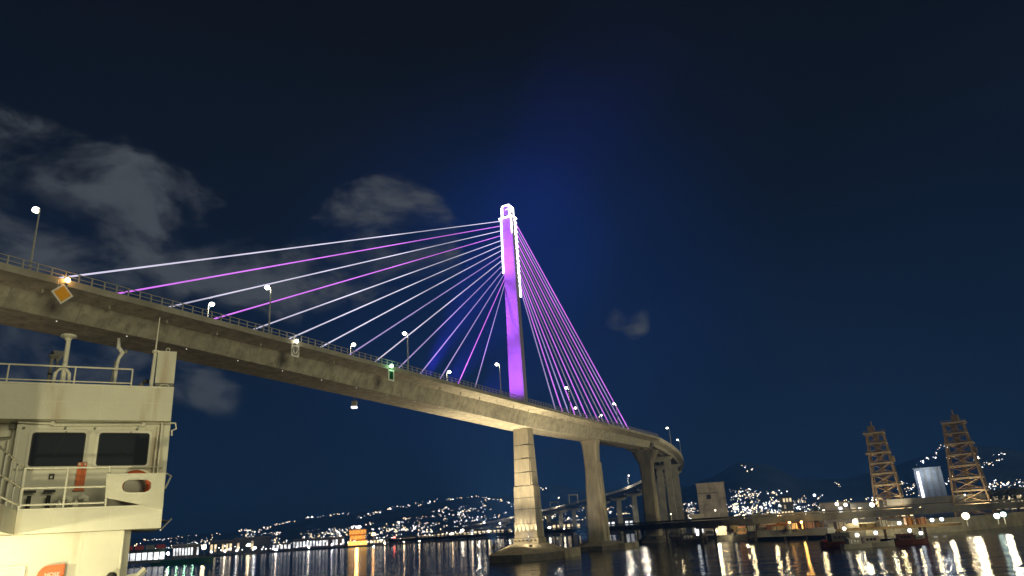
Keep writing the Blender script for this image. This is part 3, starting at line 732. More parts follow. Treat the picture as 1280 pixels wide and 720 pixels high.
# pale block with stained facade, right of the curve
t, wd, hh = building('concrete_block', 'tall pale windowless block with dark stains, lit, right of the bridge curve', 'building', 0, 604, 645, 876, 911, 420, 14, pale_wall, roof=pale_wall)
MB().box((-2.0, -.1, hh * .80), (wd * .75, .2, .7)).build('ledge', grey_wall, t, world=False)
MB().box((-wd * .1, -.12, hh * .72), (2.2, .2, 2.4)).build('hatch', ship_dark, t, world=False)
t, wd, hh = building('slab_block', 'pale blue high-rise slab with a bright vertical light strip between the lattice towers', 'building', 0, 584, 617, 1152, 1187, 700, 20, blue_wall, roof=grey_wall)
MB().box((-wd * .36, -.3, hh * .62), (1.6, .5, hh * .62)).build('light_strip', led_white, t, world=False)
for k in (-.12, .1, .32): MB().box((wd * k, -.25, hh * .5), (1.6, .5, hh * .96)).build('pilaster', grey_wall, t, world=False)
add_light('POINT', 'slab_lamp', ground(1168, 690, 34), None, 9000, (.8, .9, 1), size=1)
building('office_block', 'small grey office block with lit rim above the orange containers', 'building', 0, 621, 640, 977, 993, 600, 12, grey_wall, 4, 4, win_warm, .5)
building('warehouse', 'long pale warehouse with bright lamps, left of the first lattice tower', 'building', 0, 628, 640, 1026, 1062, 420, 20, pale_wall, 1, 5, win_white, .5)
building('warehouse', 'wide low shed at the foot of the first lattice tower', 'building', 0, 627, 640, 1063, 1140, 400, 20, grey_wall, 1, 9, win_warm, .5)
building('warehouse', 'low dark shed right of the second lattice tower', 'building', 0, 612, 628, 1240, 1300, 420, 20, shed_wall, 1, 6, win_warm, .6)
tt, wd, hh = building('tent', 'small white-lit tent at the foot of the pale block', 'tent', 0, 644, 652, 864, 880, 350, 8, hull_white, roof=hull_white)
MB().box((0, -.1, 1.5), (wd * .7, .1, 2.0)).build('opening', win_white, tt, world=False)
# far shore, left of the bridge
t, wd, hh = building('ferry_terminal', 'red and grey roofed ferry terminal with a bright open arcade next to the ship', 'building', 0, 688, 698, 140, 207, 560, 20, shed_wall, roof=shed_wall)
for j in range(5): MB().box((-wd / 2 + wd * (j + .5) / 5, 1, hh + 1.6), (wd / 5 - 1.2, 24, 2.6)).build('roof_bay', red_roof if j in (1, 2, 4) else grey_wall, t, world=False)
for j in range(9): MB().box((-wd / 2 + wd * (j + .5) / 9, -.1, hh * .52), (wd / 9 * .8, .2, hh * .55)).build('arcade_bay', win_white, t, world=False)
far_b = [('long white-lit market hall on the far shore left of the orange hall', 366, 431, 673, 1010, win_white, .95, 16),
         ('white-lit glass shed behind the green boat', 216, 249, 681, 760, win_white, .9, 9),
         ('low pale roofed shed left of the bright lamp cluster on the far shore', 262, 300, 676, 960, win_warm, .7, 8),
         ('long low shed with a pale roof on the far shore', 292, 338, 672, 1000, win_warm, .5, 9),
         ('small lit shed beside the market hall', 340, 364, 679, 990, win_white, .8, 5),
         ('long cream-lit quay shed right of the orange hall', 462, 520, 672, 1080, win_warm, .95, 14),
         ('low hall with a red lamp below the hillside', 522, 545, 667, 1090, win_warm, .6, 5),
         ('row of lit shops under the end of the viaduct', 546, 588, 664, 1000, win_warm, .8, 9),
         ('row of lit shops under the viaduct beside the tall pier', 592, 640, 660, 960, win_warm, .8, 10),
         ('bright white hall behind the end of the viaduct', 578, 604, 652, 1250, win_white, 1.0, 7),
         ('lit depot between the tall pier and the second pier', 684, 732, 652, 820, win_warm, .8, 8),
         ('lit depot between the second and third piers', 758, 798, 648, 700, win_white, .5, 7),
         ('pale shed beyond the third pier', 826, 860, 641, 620, win_white, .5, 5)]
for lab, x0, x1, y, d, wm, lit, cols in far_b:
    building('shore_shed', lab, 'building', 0, y, 0, x0, x1, d, 16, shed_wall, 1, cols, wm, lit, grey_wall)
# orange hall: tiers with upturned roofs
c = ground(447, 1010, 2); rz = math.atan2(-c.x, c.y)
t = thing('orange_hall', 'tiered hall lit bright orange on the far shore', 'building', c, rz)
zb = 0
for i, (wd, hh, m) in enumerate(((25, 6.5, facade_yellow), (20, 5.5, facade_orange), (22, 6.0, facade_orange))):
    MB().box((0, 6, zb + hh / 2), (wd, 12, hh)).build('tier', orange_wall, t, world=False)
    n = 6
    for j in range(n): MB().box((-wd / 2 + wd * (j + .5) / n, -.1, zb + hh * .5), (wd / n * .86, .2, hh * .8)).build('window', m, t, world=False)  # glowing panels in place of lamplight on the facade
    k = wd / 2 + 1.5
    MB().hexa([(x * kk, 6 + y * kk2, zb + hh + z) for z, kk, kk2 in ((.004, k, 8), (.9, k - 2.5, 6)) for x, y in ((-1, -1), (1, -1), (1, 1), (-1, 1))]).build('roof', orange_wall, t, world=False)
    zb += hh + .91
for j in range(3): 
    MB().ball((-7 + j * 5, 1, zb + 2.5), 1.3).build('roof_lamp', spark_bright, t, world=False)
MB().ball((20, 2, 13), 2.0).build('side_lamp', lamp_amber, t, world=False)
add_light('POINT', 'hall_lamp', c + Vector((3, -18, 9)), None, 30000, (1, .5, .1), size=2)

# ------------------------------------------------------------------ harbour side: quay, containers, boats
def quay(name, label, cat, pts, z, thick, wid, mat):
    a = [ground(px, d) for px, d in pts]; t = thing(name, label, cat, a[0])
    nb = []
    for i in range(len(a)):
        d = (a[min(i + 1, len(a) - 1)] - a[max(0, i - 1)]).normalized(); nb.append(Vector((-d.y, d.x, 0)))
    if nb[0].y < 0: nb = [-q for q in nb]
    MB().loft([[p_ + Vector((0, 0, z)), p_ + q * wid + Vector((0, 0, z)), p_ + q * wid + Vector((0, 0, z - thick)), p_ + Vector((0, 0, z - thick))] for p_, q in zip(a, nb)]).build('deck', mat, t)
    for p_, p2, q in zip(a, a[1:], nb):
        n = max(1, int((p2 - p_).length / 7))
        for i in range(n):
            for k in (.6, wid - .6):
                c = p_.lerp(p2, i / n) + q * k; MB().tube((c.x, c.y, -1), (c.x, c.y, z - thick - .004), .35, .35, 6).build('pile', dark_wood, t)
    return t
quay('timber_quay', 'lit timber jetty on piles below the low bridge at right', 'jetty', [(1040, 238), (1100, 237), (1150, 238), (1196, 240)], 3.2, .7, 9, plank_wood)
quay('stone_quay', 'grey quay wall under the low bridge near the containers', 'quay', [(930, 272), (975, 266), (1030, 255)], 3.4, 2.2, 8, grey_wall)
quay('harbour_wall', 'long lit concrete quay wall under the right end of the low bridge', 'quay', [(1032, 262), (1120, 262), (1200, 273), (1300, 322), (1420, 350)], 4.2, 5.0, 3, plank_grey)
def container(label, px, d, z, mat, n=1, L_=6.1):
    c = ground(px, d, z); t = thing('container', label, 'container', c, random.uniform(-.15, .1), 'containers stacked under the low bridge')
    MB().box((0, 0, 1.3), (L_, 2.4, 2.59)).build('body', mat, t, world=False)
    for j in range(5): MB().box((-L_ / 2 + L_ * (j + .5) / 5, -1.24, 1.3), (.25, .12, 2.3)).build('rib', mat, t, world=False)
    MB().box((0, 0, 2.64), (L_ + .06, 2.46, .1)).build('top_frame', mat, t, world=False)
cont = [(966, container_rust, 0, 'rusty container at the left end of the orange stack'), (978, container_orange, 0, 'orange container low in the lit stack, second from its left end'), (989, container_orange, 0, 'bright orange container in the middle of the lit stack'), (1001, container_rust, 0, 'brown container low at the right of the lit stack'),
        (981, container_orange, 2.72, 'orange container on top of the lit stack'), (992, container_rust, 2.72, 'brown container on top of the lit stack'), (1014, container_orange, 0, 'orange container standing alone right of the stack'), (930, container_rust, 0, 'pale brown container by the pale lit wall'), (946, grey_wall, 0, 'grey container left of the orange stack'), (957, pale_wall, 2.0, 'pale container raised beside the orange stack')]
for px, m, dz, lab in cont: container(lab, px, 284 if px > 940 else 300, 2.2 + dz, m)
for px, lab in ((985, 'amber lamp over the container stack'), (1000, 'amber lamp at the right end of the container stack')):
    c = ground(px, 262, 5.4); t = thing('work_lamp', lab, 'lamp', ground(px, 262, 2.2)); MB().tube(ground(px, 262, 2.2), c, .1).build('pole', galv, t); MB().ball(c, .38).build('lens', lamp_amber, t)
    add_light('POINT', 'amber_lamp', c - Vector((0, 1.0, 1.2)), None, 1500, (1, .55, .12), size=.4)
t, wd, hh = building('lit_kiosk', 'tall pale lit wall with bright glow at the water edge under the low bridge', 'building', 0, 658, 676, 889, 906, 300, 6, pale_wall, roof=pale_wall)
c = ground(897, 292, 5.2); add_light('SPOT', 'kiosk_beam', c + Vector((0, -5, 1)), ground(897, 300, 4), 16000, (1, .88, .55), size=.4, cone=100)
def crate(label, px, d, z, dims, mat):
    c = ground(px, d, z); t = thing('cargo_crate', label, 'crate', c, random.uniform(-.3, .3), 'crates and bundles on the quay')
    a, b_, h_ = dims
    MB().box((0, 0, h_ / 2), (a, b_, h_)).build('body', mat, t, world=False)
    for x in (-a * .3, a * .3): MB().box((x, 0, h_ / 2), (.2, b_ + .12, h_ + .1)).build('batten', dark_wood, t, world=False)
for a in (('pale crate nearest the lit wall', 914, 268, 3.41, (3, 2, 2.2), plank_wood), ('low timber bundle left of the orange stack', 922, 267, 3.41, (4.5, 1.6, 1.1), plank_wood), ('grey crate in front of the orange stack, leftmost', 936, 268, 3.41, (2.6, 2, 1.8), grey_wall),
          ('timber bundle in front of the orange stack', 972, 264, 3.41, (5, 1.8, 1.2), plank_wood), ('pale crate in front of the orange stack, rightmost', 988, 262, 3.41, (2.4, 2, 1.9), pale_wall), ('rust crate between stack and jetty', 1008, 260, 3.41, (3, 2, 2), container_rust),
          ('pale crate at the left end of the jetty', 1046, 241, 3.21, (2.6, 2, 1.8), pale_wall), ('timber bundle on the left half of the jetty', 1082, 241, 3.21, (5, 1.6, 1.0), plank_wood), ('pale crate near the middle of the jetty', 1098, 241, 3.21, (2.4, 1.8, 1.7), hull_white), ('orange crate on the right half of the jetty', 1132, 243, 3.21, (2, 1.6, 2.0), container_orange), ('rust crate near the right end of the jetty', 1147, 243, 3.21, (2.2, 1.8, 1.8), container_rust)):
    crate(*a)
for px, d in ((935, 258), (965, 256), (1022, 248), (1062, 232), (1118, 232), (1160, 234)):
    add_light('POINT', 'quay_fill', ground(px, d, 6.5), None, 800, (1, .82, .45), size=.4)  # added lights without fixtures, to brighten jetty, containers and water
def boat(label, px, d, length, hullm, cabm, lampm=None, ang=0.0, group='boats moored along the jetty', cabin=True, name='boat'):
    c = ground(px, d, 0); t = thing(name, label, 'boat', c, ang, group); l = length; b = l * .15; hgt = min(l * .13, 3.2)
    secs = []
    for k, wd_, zt in ((-.5, .7, 1.05), (-.42, .9, 1.0), (0, 1, .92), (.3, .8, 1.02), (.44, .4, 1.2), (.5, .06, 1.32)):
        secs.append([(l * k, -b * wd_, hgt * zt), (l * k, -b * wd_ * .7, -.4), (l * k, b * wd_ * .7, -.4), (l * k, b * wd_, hgt * zt)])
    MB().loft(secs).build('hull', hullm, t, world=False)
    if cabin:
        cb = MB().hexa([(x, y, z) for z, k in ((hgt * .9, 1), (hgt * .9 + l * .16, .9)) for x, y in ((-.32 * l, -b * .7 * k), (.1 * l * k, -b * .7 * k), (.1 * l * k, b * .7 * k), (-.32 * l, b * .7 * k))]).build('cabin', cabm, t, world=False)
        for j in range(3): MB().box((-.24 * l + j * .1 * l, -b * .7, hgt * .9 + l * .09), (.06 * l, .1, l * .06)).build('window', dark_glass, t, world=False)
        MB().box((-.11 * l, 0, hgt * .9 + l * .17), (.48 * l, b * 1.5, .12)).build('cabin_roof', cabm, t, world=False)
    MB().tube((0.05 * l, 0, hgt), (0.05 * l, 0, hgt + l * .38), .08, .05, 5).build('mast', galv, t, world=False)
    if lampm is not None: MB().ball((0.05 * l, -.1, hgt + l * .24), .42).build('lamp', lampm, t, world=False)
    return t
boat('dark red barge with white lamp moored left of the jetty lights', 1048, 195, 11, hull_red, hull_dark, lamp_white, .1)
boat('pale boat with bright cabin moored below the jetty', 1063, 186, 7.5, hull_white, hull_white, lamp_white, .2)
boat('white boat with tan wheelhouse at the dark middle of the jetty', 1086, 189, 8, hull_white, pale_wall, lamp_cool, -.1)
boat('low dark barge moored between two white boats', 1108, 197, 11, hull_dark, hull_dark, None, .05, cabin=False)
boat('boat with rust red hull side under the jetty edge', 1128, 194, 8, hull_red, hull_red, lamp_cool, -.1)
boat('small white launch at the right end of the moored boats', 1142, 203, 5.5, hull_white, hull_white, lamp_cool, .3)
boat('dark launch moored by the pier foot under the low bridge', 862, 285, 12, hull_dark, grey_wall, None, .2)
boat('pink hulled boat at the left end of the jetty', 1036, 228, 6, red_roof, hull_white, None, -.2)
gb = boat('long low green-lit boat with dark hull lying off the terminal', 230, 560, 40, hull_green, hull_dark, None, .05, group=None, cabin=False)
for j in range(4): add_light('POINT', 'boat_lamp', ground(212 + 10 * j, 553, 9), None, 900, (.40, 1, .6), size=.5)
# ------------------------------------------------------------------ lamps along the shores
def shore_lamp(px, py, d, rad, mat, label, group='lamps along the harbour edge', base=2.0, watts=0, c=None):
    c = c or at(px, py, d); g = Vector((c.x, c.y, base))
    t = thing('shore_lamp', label, 'lamp', g, 0, group)
    if watts: add_light('POINT', 'lamp_light', c + Vector((0, -rad - 2.5, .6)), None, watts, (1, .88, .60), size=rad)
    MB().tube(g, c, .10, .07, 5).build('pole', ship_grey, t); MB().ball(c, rad, 8, 6).build('lens', mat, t)
    return c
R_ = [(1069, 652, 262, .85, lamp_white, 'big white lamp at the left end of the jetty'), (1207, 645, 246, .95, lamp_warm, 'dazzling warm lamp right of the jetty, the brightest in the harbour'),
      (1246, 645, 252, .75, lamp_teal, 'teal-white floodlight at far right, left of a close pair'), (1254, 643, 252, .7, lamp_teal, 'teal-white floodlight at far right, right of a close pair'),
      (1124, 654, 258, .55, lamp_cool, 'cool white jetty floodlight, leftmost of four'), (1138, 652, 258, .55, lamp_cool, 'cool white jetty floodlight, second of four'),
      (1165, 650, 258, .55, lamp_cool, 'cool white jetty floodlight, third of four'), (1177, 649, 258, .55, lamp_cool, 'cool white jetty floodlight, rightmost of four'),
      (1090, 631, 330, .95, lamp_white, 'white lamp at the foot of the left lattice tower'), (1046, 630, 400, .85, lamp_white, 'white lamp on the pale warehouse, left one'), (1057, 631, 400, .85, lamp_white, 'white lamp on the pale warehouse, right one'),
      (1007, 641, 350, .85, lamp_cool, 'white lamp on the low bridge right of the office block'), (1018, 619, 600, 1.0, lamp_cool, 'white lamp high beyond the office block'), (872, 668, 300, .5, lamp_cool, 'bluish lamp under the low bridge left of the pale wall'),
      (1052, 661, 250, .75, lamp_white, 'round white lamp just left of the jetty'), (1078, 658, 250, .5, lamp_white, 'lamp beside the big white jetty lamp'), (1105, 659, 250, .5, lamp_white, 'white lamp near the middle of the jetty'),
      (894, 664, 296, .7, lamp_white, 'white lamp against the pale lit wall'), (918, 664, 280, .35, lamp_warm, 'small warm lamp between pale wall and containers'),
      (1209, 603, 560, .8, lamp_warm, 'warm lamp seen through the right lattice tower'), (1222, 572, 900, 1.2, lamp_warm, 'warm lamp on the slope beside the right lattice tower')]
for a in R_: shore_lamp(*a, watts={1069: 2600, 1207: 4200, 1246: 2400, 1052: 1200, 1105: 1800, 1138: 1000, 1177: 1000, 894: 1300, 1090: 3000, 1046: 4000}.get(a[0], 0))
FARG = 'lamps along the far waterfront'
far_mats = {'lamp_warm': glow_mat('far_lamp_warm', (1, .80, .48), 40), 'lamp_white': glow_mat('far_lamp_white', (1, .94, .76), 36), 'lamp_cool': glow_mat('far_lamp_cool', (.85, .94, 1), 34), 'lamp_red': lamp_red}
for px, py, r, m, lab in ((255, 684, 1.9, lamp_warm, 'large warm lamp right of the green boat'), (210, 692, 1.3, lamp_white, 'white lamp at the stern of the green boat'), (311, 681, 1.8, lamp_warm, 'large yellowish lamp among the far shore sheds'),
                          (318, 685, 1.3, lamp_cool, 'cool white lamp just right of the yellowish lamp'), (345, 687, 1.3, lamp_white, 'white lamp low at the water below the shed lights'), (370, 692, 1.0, lamp_cool, 'white lamp at the water left of the market hall'),
                          (386, 684, 1.1, lamp_white, 'lamp at the quay below the market hall'), (493, 672, 1.5, lamp_red, 'red lamp on the far shore below the hill'), (467, 683, .8, lamp_cool, 'low lamp right of the orange hall'),
                          (281, 689, 1.1, lamp_white, 'white lamp on the quay left of the yellowish lamp'), (296, 688, 1.0, lamp_cool, 'lamp between two brighter ones on the quay'), (264, 690, .9, lamp_white, 'small lamp beside the large warm one'),
                          (415, 681, .9, lamp_cool, 'lamp at the right end of the market hall'), (481, 679, .9, lamp_warm, 'warm lamp on the quay shed'), (505, 677, .9, lamp_warm, 'warm lamp right of the red one'),
                          (524, 676, 1.0, lamp_warm, 'warm lamp where the viaduct meets the shore'), (565, 667, 1.2, lamp_warm, 'warm lamp under the viaduct end'), (578, 663, 1.7, lamp_white, 'brightest white lamp under the viaduct'),
                          (590, 667, 1.1, lamp_warm, 'warm lamp in the row of shops'), (611, 664, 1.1, lamp_warm, 'warm lamp near the tall pier'), (687, 660, 1.3, lamp_white, 'bright lamp right of the tall pier'), (705, 660, .9, lamp_white, 'lamp left of the second pier'), (719, 659, 1.1, lamp_warm, 'bright lamp close to the second pier'),
                          (625, 654, .9, lamp_white, 'lamp on the ramp beside the tall pier'), (605, 653, .9, lamp_white, 'lamp on the ramp left of the tall pier')):
    d = 740 if px < 262 else (780 if px > 680 else 960)
    shore_lamp(px, py, d, r, far_mats[m.name], lab, FARG)
# strings of small lamps along the far water edge
dots = MB()
for px in range(262, 680, 4):
    if random.random() < .75:
        c = at(px + random.uniform(-2, 2), horizon(px) + random.uniform(-4, 4.2), 950); c.z = max(c.z, 2.6); octa(dots, c, random.uniform(.35, .8))
stuff(dots.build('waterfront_lights', spark_bright))
YARDG = 'yard lamps behind the low bridge'
for px, d, lab in ((930, 330, 'yard lamp behind the low bridge above the pale lit wall'), (962, 350, 'yard lamp behind the containers'), (1030, 330, 'yard lamp left of the pale warehouse'), (1075, 335, 'yard lamp left of the first lattice tower'),
                   (1130, 345, 'yard lamp between the lattice towers'), (1150, 345, 'yard lamp below the slab block'), (1240, 356, 'yard lamp just right of the second lattice tower'), (1262, 360, 'yard lamp near the right edge of the photo')):
    c = ground(px, d, 8.6)
    shore_lamp(px, 0, d, .45, lamp_warm, lab, YARDG, 2.0, 0, c)
    add_light('POINT', 'yard_light', c - Vector((0, 1, .6)), None, 5200, (1, .80, .45), size=.4)
k = 0
for i in range(3, len(lpts) - 1, 3):
    if not (.16 < lpts[i].x / lpts[i].y < .9): continue
    c = LS(i, 4.9, 11.0); t = thing('bridge_lamp', ordn[k] + ' small warm lamp from the left along the low bridge railing', 'lamp', LS(i, 4.9, 7.4), 0, 'small lamps along the low bridge')
    k += 1; MB().tube(LS(i, 4.9, 7.4), c, .08).build('pole', galv, t); MB().ball(c, .26, 8, 5).build('lens', lamp_warm, t)
    add_light('POINT', 'bridge_light', LS(i, 7.5, 9.5), None, 700, (1, .78, .42), size=.3)
for i in (40, 52, 70, 92, 104, 125, 150):
    if i < len(PATH): add_light('POINT', 'ramp_fill', VP(i, -13.5, 6.5), None, 15000, (1, .92, .72), size=.5)  # added lights hung outside the deck edge, to brighten the parapet
# ------------------------------------------------------------------ trees on the shore (dark masses between the lights)
def tree(px, d, h_, label):
    c = ground(px, d, 2); t = thing('tree', label, 'tree', c, 0, 'trees along the harbour road')
    MB().path([(0, 0, 0), (.1, 0, h_ * .3), (.2, .1, h_ * .6)], [.35, .28, .12], 6).build('trunk', tree_bark, t, world=False)
    m = MB(); rr = random.Random(int(px))
    for _ in range(420):
        a, b_, q = rr.uniform(0, 6.28), rr.uniform(-1, 1), rr.random() ** .4
        k = h_ * .34 * q * (1 + .35 * math.sin(a * 3 + px)); x, y, z = k * math.cos(a) * math.sqrt(1 - b_ * b_), k * math.sin(a) * math.sqrt(1 - b_ * b_), h_ * .66 + k * b_ * .9
        s_ = rr.uniform(.25, .6); u = Vector((rr.gauss(0, 1), rr.gauss(0, 1), rr.gauss(0, 1))).normalized(); v = u.orthogonal().normalized()
        o = Vector((x, y, z)); m.add([o + u * s_, o + v * s_ * .6, o - u * s_, o - v * s_ * .6], [(0, 1, 2, 3)])
    m.build('crown', tree_leaf, t, world=False)
for px, d, h_, lab in ((948, 330, 9, 'dark round tree left of the office block'), (960, 340, 8, 'dark tree behind the container stack'), (1000, 345, 8, 'dark tree left of the bridge lamp'), (1252, 330, 11, 'dark tree right of the second lattice tower'), (1270, 340, 12, 'dark tree at the right edge of the photo'), (1020, 360, 9, 'dark tree left of the pale warehouse')):
    tree(px, d, h_, lab)

# ------------------------------------------------------------------ the ship at left
E1 = Vector((.87852, .47771, 0)).normalized(); NV = Vector((E1.y, -E1.x, 0)); SC = 1.35; D0 = -15.913
def S(u, w_, z): return EYE + (E1 * u + NV * (D0 + w_) + Vector((0, 0, z))) * SC
ship = thing('ship', 'cream white ship superstructure with wheelhouse windows and a railed bridge wing', 'ship', S(-1.5, -2, -8 / SC))
def sbox(u0, u1, w0, w1, z0, z1): return MB().hexa([S(u, w_, z) for z in (z0, z1) for u, w_ in ((u0, w0), (u1, w0), (u1, w1), (u0, w1))])
def rrect(u0, u1, z0, z1, r, n=4):
    pts = []
    for cu, cz, a0 in ((u1 - r, z1 - r, 0), (u0 + r, z1 - r, 90), (u0 + r, z0 + r, 180), (u1 - r, z0 + r, 270)):
        for k in range(n + 1): a = R(a0 + 90 * k / n); pts.append((cu + r * math.cos(a), cz + r * math.sin(a)))
    return pts
def slab(pts, w0, w1): return MB().loft([[S(u, w_, z) for u, z in pts] for w_ in (w0, w1)])
def frame(outer, inner, w0, w1):
    n = len(outer); secs = [[S(u, w0, z) for u, z in outer], [S(u, w1, z) for u, z in outer], [S(u, w1, z) for u, z in inner], [S(u, w0, z) for u, z in inner], [S(u, w0, z) for u, z in outer]]
    return MB().loft(secs, caps=False)
# weld seams between the plates
for z in (3.0,): sbox(-5, .716, -.93, -.924, z, z + .012).build('weld_seam', ship_edge, ship)
for u in (-1.75, -.62, .33): sbox(u, u + .012, -.93, -.9235, 2.645, 3.33).build('weld_seam', ship_edge, ship)
for u in (-1.1, -.2): sbox(u, u + .012, -.002, .005, .46, .855).build('weld_seam', ship_edge, ship)
for u in (-.62,): sbox(u, u + .012, -.302, -.294, -1.2, .445).build('weld_seam', ship_edge, ship)
# hull below and decks
sbox(-7, .05, -5, 5, -6.5, -1.25).build('hull', ship_white, ship)
sbox(-7, .06, -4.0, -.30, -1.246, .45).build('lower_house', ship_white, ship)
MB().hexa([S(u, w_, z) for z in (-1.246, .449) for u, w_ in ((.062, -.30), (.185, -.46), (.185, -2.0), (.062, -2.0))]).build('corner_post', ship_edge, ship)
MB().tube(S(.055, -.285, -1.2), S(.055, -.285, .449), .035, .035, 8).build('edge_bead', ship_edge, ship)
sbox(-1.67, .68, -2.6, 0, .455, .86).build('wing_platform', ship_white, ship)
sbox(-5.0, -1.673, -2.6, 4.6, .457, .858).build('side_platform', ship_white, ship)
sbox(-1.66, .672, -.06, -.001, .861, .885).build('coaming', ship_edge, ship)
MB().hexa([S(u, w_, z) for z, o in ((.60, 0), (.615, 0)) for u, w_ in ((.69, -.2), (.90, -1.2), (.70, -1.7), (.69, -1.7))]).build('wing_awning', ship_grey, ship)
MB().tube(S(.69, -.3, .42), S(.92, -1.25, .66), .02).build('awning_strut', ship_edge, ship)
# wheelhouse
WW = -1.2
sbox(-2.02, .73, -4.0, WW, .862, 2.66).build('wheelhouse_wall', ship_white, ship)
sbox(-5.0, -2.024, -4.0, -1.55, .862, 2.66).build('recess_wall', ship_white, ship)
sbox(-5.0, .715, -4.2, -.93, 2.64, 3.36).build('upper_bulwark', ship_white, ship)
sbox(-5.0, .717, -.935, -.915, 3.33, 3.365).build('bulwark_cap', ship_edge, ship)
for u0, u1 in ((-1.745, -.815), (-.585, .35)):
    z0, z1 = 1.745, 2.415
    fr = frame(rrect(u0 - .05, u1 + .05, z0 - .05, z1 + .05, .10), rrect(u0, u1, z0, z1, .06), WW, WW + .035).build('window_frame', ship_edge, ship)
    slab(rrect(u0, u1, z0, z1, .06), WW - .02, WW + .008).build('window_glass', dark_glass, fr)
for u0, u1 in ((-1.745, -.815), (-.585, .35)):
    frame(rrect(u0 - .004, u1 + .004, 1.741, 2.419, .062), rrect(u0 + .022, u1 - .022, 1.767, 2.393, .05), WW + .009, WW + .028).build('gasket', ship_dark, ship)
    um = u0 + .62 * (u1 - u0)
    MB().tube(S(um, WW + .05, 2.44), S(um - .16, WW + .04, 1.95), .010, .008, 5).build('wiper', ship_dark, ship)
MB().path([S(-1.95, -1.12, 1.70), S(-1.9, -1.08, 1.70), S(.62, -1.08, 1.70), S(.66, -1.12, 1.70)], .013, 5).build('grab_rail', ship_edge, ship)
for u in (-1.9, -1.2, -.68, .1): MB().tube(S(u, WW, 2.50), S(u, WW + .06, 2.50), .03, .03, 8).build('deck_light_boss', ship_grey, ship)
# raised seam and gutter above the windows
frame(rrect(-1.99, .69, .90, 2.60, .10), rrect(-1.965, .665, .925, 2.575, .09), WW, WW + .012).build('wall_seam', ship_edge, ship)
MB().path([S(-2.0, -1.12, 2.60), S(-1.45, -1.12, 2.58), S(-1.40, -1.12, 2.55), S(.2, -1.12, 2.58), S(.25, -1.12, 2.62), S(.76, -1.12, 2.62)], .02, 6).build('gutter_pipe', ship_edge, ship)
for u in (-1.42, .22): MB().box(S(u, -1.1, 2.585), (.08, .08, .10)).build('pipe_clip', ship_edge, ship)
MB().path([S(.56, -1.1, 2.75), S(.56, -1.1, .9)], .022, 6).build('down_pipe', ship_edge, ship)
MB().path([S(.50, -1.1, 2.55), S(.47, -1.1, .9)], .015, 6).build('cable_run', ship_edge, ship)
MB().path([S(.70, -1.1, 2.62), S(.82, -1.1, 2.62), S(.84, -1.1, 2.50), S(.76, -1.1, 2.46), S(.77, -1.1, 2.35)], .025, 6).build('bracket', ship_edge, ship)
sbox(-2.16, -2.04, -1.54, -1.42, 2.52, 2.66).build('junction_box', ship_grey, ship)
MB().path([S(-2.10, -1.4, 2.52), S(-2.12, -1.4, 2.35), S(-2.3, -1.4, 2.33)], .025, 6).build('conduit', ship_grey, ship)
for u in (-2.15, -2.32): MB().path([S(u, -1.45, 2.3), S(u, -1.45, .9)], .04, 6).build('stanchion', ship_white, ship)
# front rail of the wing and rail of the side platform
def rail_line(a, b_, r=.018): return MB().tube(S(*a), S(*b_), r * SC, r * SC, 6)
for z in (1.605, 1.25, .955):
    rail_line((-1.66, -.04, z), (-.33, -.04, z)).build('rail', ship_edge, ship)
    rail_line((-1.665, -.04, z), (-1.70, 4.5, z)).build('rail', ship_edge, ship)
for u in (-1.66, -.98, -.30): rail_line((u, -.04, .87), (u, -.04, 1.61), .02 if u != -1.66 else .03).build('rail_post', ship_edge, ship)
for w_ in (.75, 1.5, 2.25): rail_line((-1.69, w_, .86), (-1.69, w_, 1.60), .02).build('rail_post', ship_edge, ship)
rail_line((.45, -.10, .89), (.45, -.10, 1.5)).build('rail_post', ship_edge, ship)
# solid plate at the wing end with an oval opening
outer = [(-.34, 1.475), (.665, 1.475), (.683, .82), (.66, .80), (-.32, 1.04)]
cx, cz = .195, 1.24
inner = []
n = 28
for k in range(n):
    a = 2 * math.pi * k / n; c_, s_ = math.cos(a), math.sin(a)
    inner.append((cx + math.copysign(.15, c_) * (1 if abs(c_) > .25 else abs(c_) / .25) + .125 * c_, cz + .13 * s_))
def hit(a):
    c_, s_ = math.cos(a), math.sin(a); best = None
    for (x0, y0), (x1, y1) in zip(outer, outer[1:] + outer[:1]):
        dx, dy = x1 - x0, y1 - y0; den = c_ * dy - s_ * dx
        if abs(den) < 1e-9: continue
        t_ = ((x0 - cx) * dy - (y0 - cz) * dx) / den; q = ((x0 - cx) * s_ - (y0 - cz) * c_) / den
        if t_ > 0 and -1e-6 <= q <= 1 + 1e-6 and (best is None or t_ < best): best = t_
    return (cx + c_ * best, cz + s_ * best)
angs = sorted([2 * math.pi * k / n for k in range(n)] + [math.atan2(z - cz, u - cx) % (2 * math.pi) for u, z in outer])
def inner_at(a):
    c_, s_ = math.cos(a), math.sin(a)          # stadium radius in direction a
    lo, hi = 0, 1
    for _ in range(40):
        m_ = (lo + hi) / 2; x, y = abs(m_ * c_), abs(m_ * s_)
        ins = math.hypot(max(0, x - .14), y) < .132
        if ins: lo = m_
        else: hi = m_
    return (cx + lo * c_, cz + lo * s_)
oo = [hit(a) for a in angs]; ii_ = [inner_at(a) for a in angs]
frame(oo, ii_, .0, .035).build('wing_plate', ship_white, ship)
frame([inner_at(a) for a in angs], [(cx + (u - cx) * .93, cz + (z - cz) * .9) for u, z in ii_], -.01, .045).build('opening_rim', ship_edge, ship)
rail_line((.69, -.05, 1.47), (.80, -.5, 1.46)).build('rail', ship_edge, ship); rail_line((.80, -.5, 1.46), (.70, -.2, 1.20)).build('rail', ship_edge, ship)
